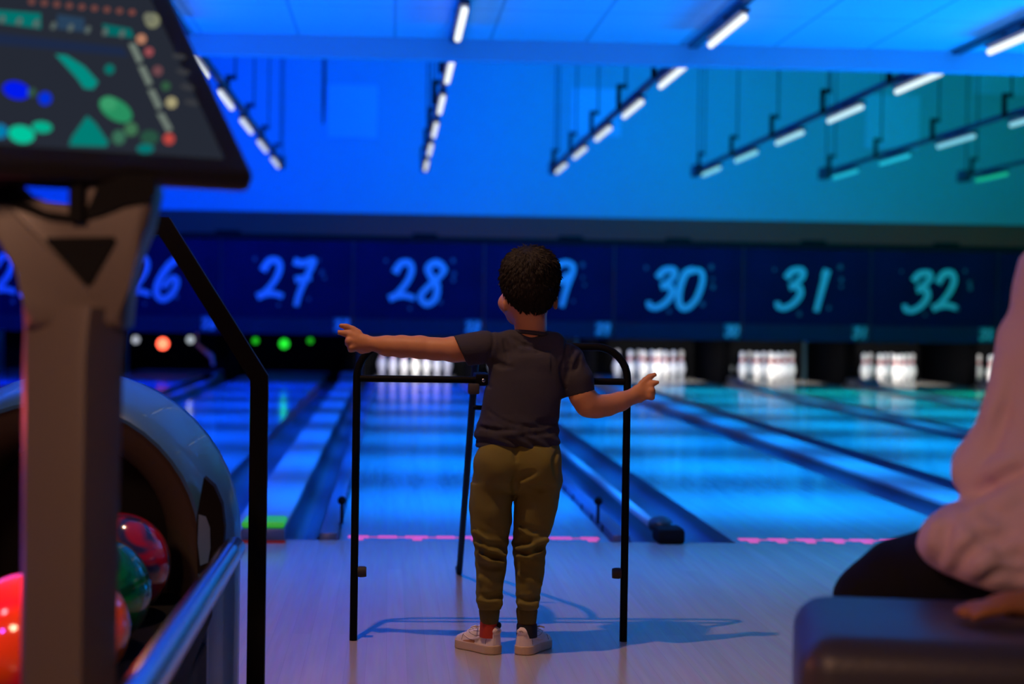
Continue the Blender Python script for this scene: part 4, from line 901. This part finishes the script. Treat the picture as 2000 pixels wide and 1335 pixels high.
# legs: thighs to the knees, shins to the floor
s.chain([(1.06, AD + .04, .52), (.93, AD + .18, .485), (.84, AD + .29, .425), (.815, AD + .31, .39)], [.080, .066, .054, .050], .03); s.chain([(.815, AD + .31, .39), (.81, AD + .30, .10)], [.050, .036], .02); s.cap((.81, AD + .30, .055), (.78, AD + .43, .045), .038, .030, .02)
s.chain([(1.20, AD + .06, .53), (1.16, AD + .30, .53), (1.12, AD + .46, .48)], [.085, .068, .058], .03); s.chain([(1.12, AD + .46, .46), (1.10, AD + .44, .10)], [.052, .036], .02); s.cap((1.10, AD + .44, .055), (1.07, AD + .56, .045), .038, .030, .02)
adult = sdf_obj('person', s, skin2, origin=AO); adult.location = (AO[0] + .036, AO[1], 0)
tag(adult, 'seated adult in mauve shirt and black trousers, one hand propped on the bench', 'person')
def OA(v): return Vector(np.array(v) - np.array(AO))
s = SDF((1.01, AD - .14, 1.08), (1.24, AD + .14, 1.36), .006)
s.ell((1.090 + HXo, AD - .008, 1.228), (.090, .104, .112), .01); s.plane((1.09, AD + .06, 1.25), (0, 1, -.6), .01); s.plane((1.09, AD, 1.155), (0, 0, -1), .01); s.ell((1.000 + HXo, AD + .02, 1.19), (.03, .04, .04), .006, cut=True)
s.warp(lambda X, Y, Z: .002 * vnoise(X, Y, Z, (300, 300, 200), 8)); sdf_obj('hair', s, M_hair, adult, 1, origin=AO)
s = SDF((.72, 2.60, .42), (1.62, 3.40, 1.14), .0065)
s.stack([(A(0, y)[2] if y > 9 else y, x, AD + o, rx, ry) for y, x, rx, ry, o in ((.475, 1.16, .27, .16, 0), (.50, 1.15, .30, .175, 0), (.53, 1.125, .29, .175, .01), (.56, 1.12, .275, .165, .0), (.60, 1.12, .225, .155, 0), (.66, 1.125, .20, .145, 0), (.72, 1.13, .185, .14, 0), (.84, 1.145, .185, .13, -.01), (.94, 1.155, .19, .115, -.02), (1.00, 1.16, .175, .095, -.02), (1.045, 1.15, .12, .07, -.02))], .02)
s.chain([(1.055, AD - .01, .985), (1.005, AD - .005, .86), (.985, AD + .0, .75), (.935, AD + .03, .655)], [.062, .058, .054, .046], .016)
s.chain([(.935, AD + .03, .655), (1.00, AD + .14, .62), (1.05, AD + .21, .60)], [.054, .048, .044], .015)
s.chain([(1.29, AD - .03, .985), (1.36, AD - .12, .80), (1.38, AD - .20, .65)], [.064, .060, .056], .02); s.chain([(1.38, AD - .20, .65), (1.29, AD - .245, .575)], [.056, .050], .015)
s.ell((1.12, AD + .0, 1.08), (.075, .075, .05), .006, cut=True); s.ell((.905, AD - .02, .535), (.070, .11, .060), .03)
s.cap((1.02, AD - .19, .58), (.93, AD - .10, .645), .012, .006, .012, cut=True); s.cap((1.20, AD - .17, .55), (1.03, AD - .17, .66), .014, .006, .012, cut=True); s.cap((.92, AD - .13, .48), (1.03, AD - .19, .57), .012, .006, .012, cut=True)
s.cap((1.01, AD - .12, .66), (1.18, AD - .15, .70), .016, .008, .014, cut=True); s.cap((1.03, AD - .13, .72), (1.02, AD - .13, .92), .008, .006, .014, cut=True)
s.F = np.maximum(s.F, (.470 + .006 * np.sin(s.ax[0] * 30))[:, None, None] - s.ax[2][None, None, :]).astype(np.float32)
s.warp(lambda X, Y, Z: .0055 * vnoise(X, Y, Z, (38, 26, 26), 14) + .0035 * vnoise(X, Y, Z, (80, 60, 60), 19))
for P, r, dp in ((((1884, 985), (1925, 945), (1998, 915)), .016, .012), (((1845, 1150), (1885, 1085), (1970, 1040)), .014, .009), (((1890, 1010), (1940, 1065), (1998, 1090)), .012, .008),
                 (((1975, 740), (1950, 830), (1915, 905)), .012, .006), (((1812, 1130), (1838, 1075), (1850, 1025)), .009, .006), (((1900, 1150), (1950, 1120), (1998, 1125)), .010, .007)):
    s.crease(P, r, dp, shift=.036)
for P, r, dp in ((((1885, 965), (1930, 925), (1990, 895)), .014, .006), (((1875, 1150), (1920, 1100), (1985, 1065)), .014, .006), (((1800, 1105), (1825, 1055), (1842, 1010)), .012, .005), (((1900, 1000), (1950, 990), (1998, 975)), .016, .006)):
    s.crease(P, r, dp, ridge=True, shift=.036)
sdf_obj('shirt', s, M_dress, adult, 2, origin=AO)
s = SDF((.64, 2.75, .08), (1.45, 3.60, .66), .008)
s.stack([(.458, 1.13, AD, .20, .14), (.50, 1.12, AD, .21, .15), (.56, 1.12, AD, .19, .14), (.60, 1.12, AD, .17, .12)], .03)
s.chain([(1.06, AD + .03, .52), (.94, AD + .16, .485), (.865, AD + .26, .440), (.820, AD + .30, .400)], [.090, .078, .066, .060], .03); s.chain([(.820, AD + .30, .40), (.81, AD + .30, .12)], [.060, .048], .02)
s.chain([(1.20, AD + .06, .54), (1.16, AD + .30, .535), (1.12, AD + .46, .48)], [.095, .078, .066], .03); s.chain([(1.12, AD + .46, .46), (1.10, AD + .44, .12)], [.062, .048], .02)
s.F = np.maximum(s.F, np.where((s.ax[1] < 3.02)[None, :, None], .462 - s.ax[2][None, None, :], -1)).astype(np.float32)
s.warp(lambda X, Y, Z: .003 * vnoise(X, Y, Z, (40, 40, 40), 4)); sdf_obj('trousers', s, M_trs, adult, 1, origin=AO)
for x, y in ((.81, AD + .30), (1.10, AD + .44)):
    MB().box(x - .045, x + .035, y - .07, y + .17, .0, .075, bev=.025, seg=4).build('shoe', M_dk, adult).location = -Vector(AO)
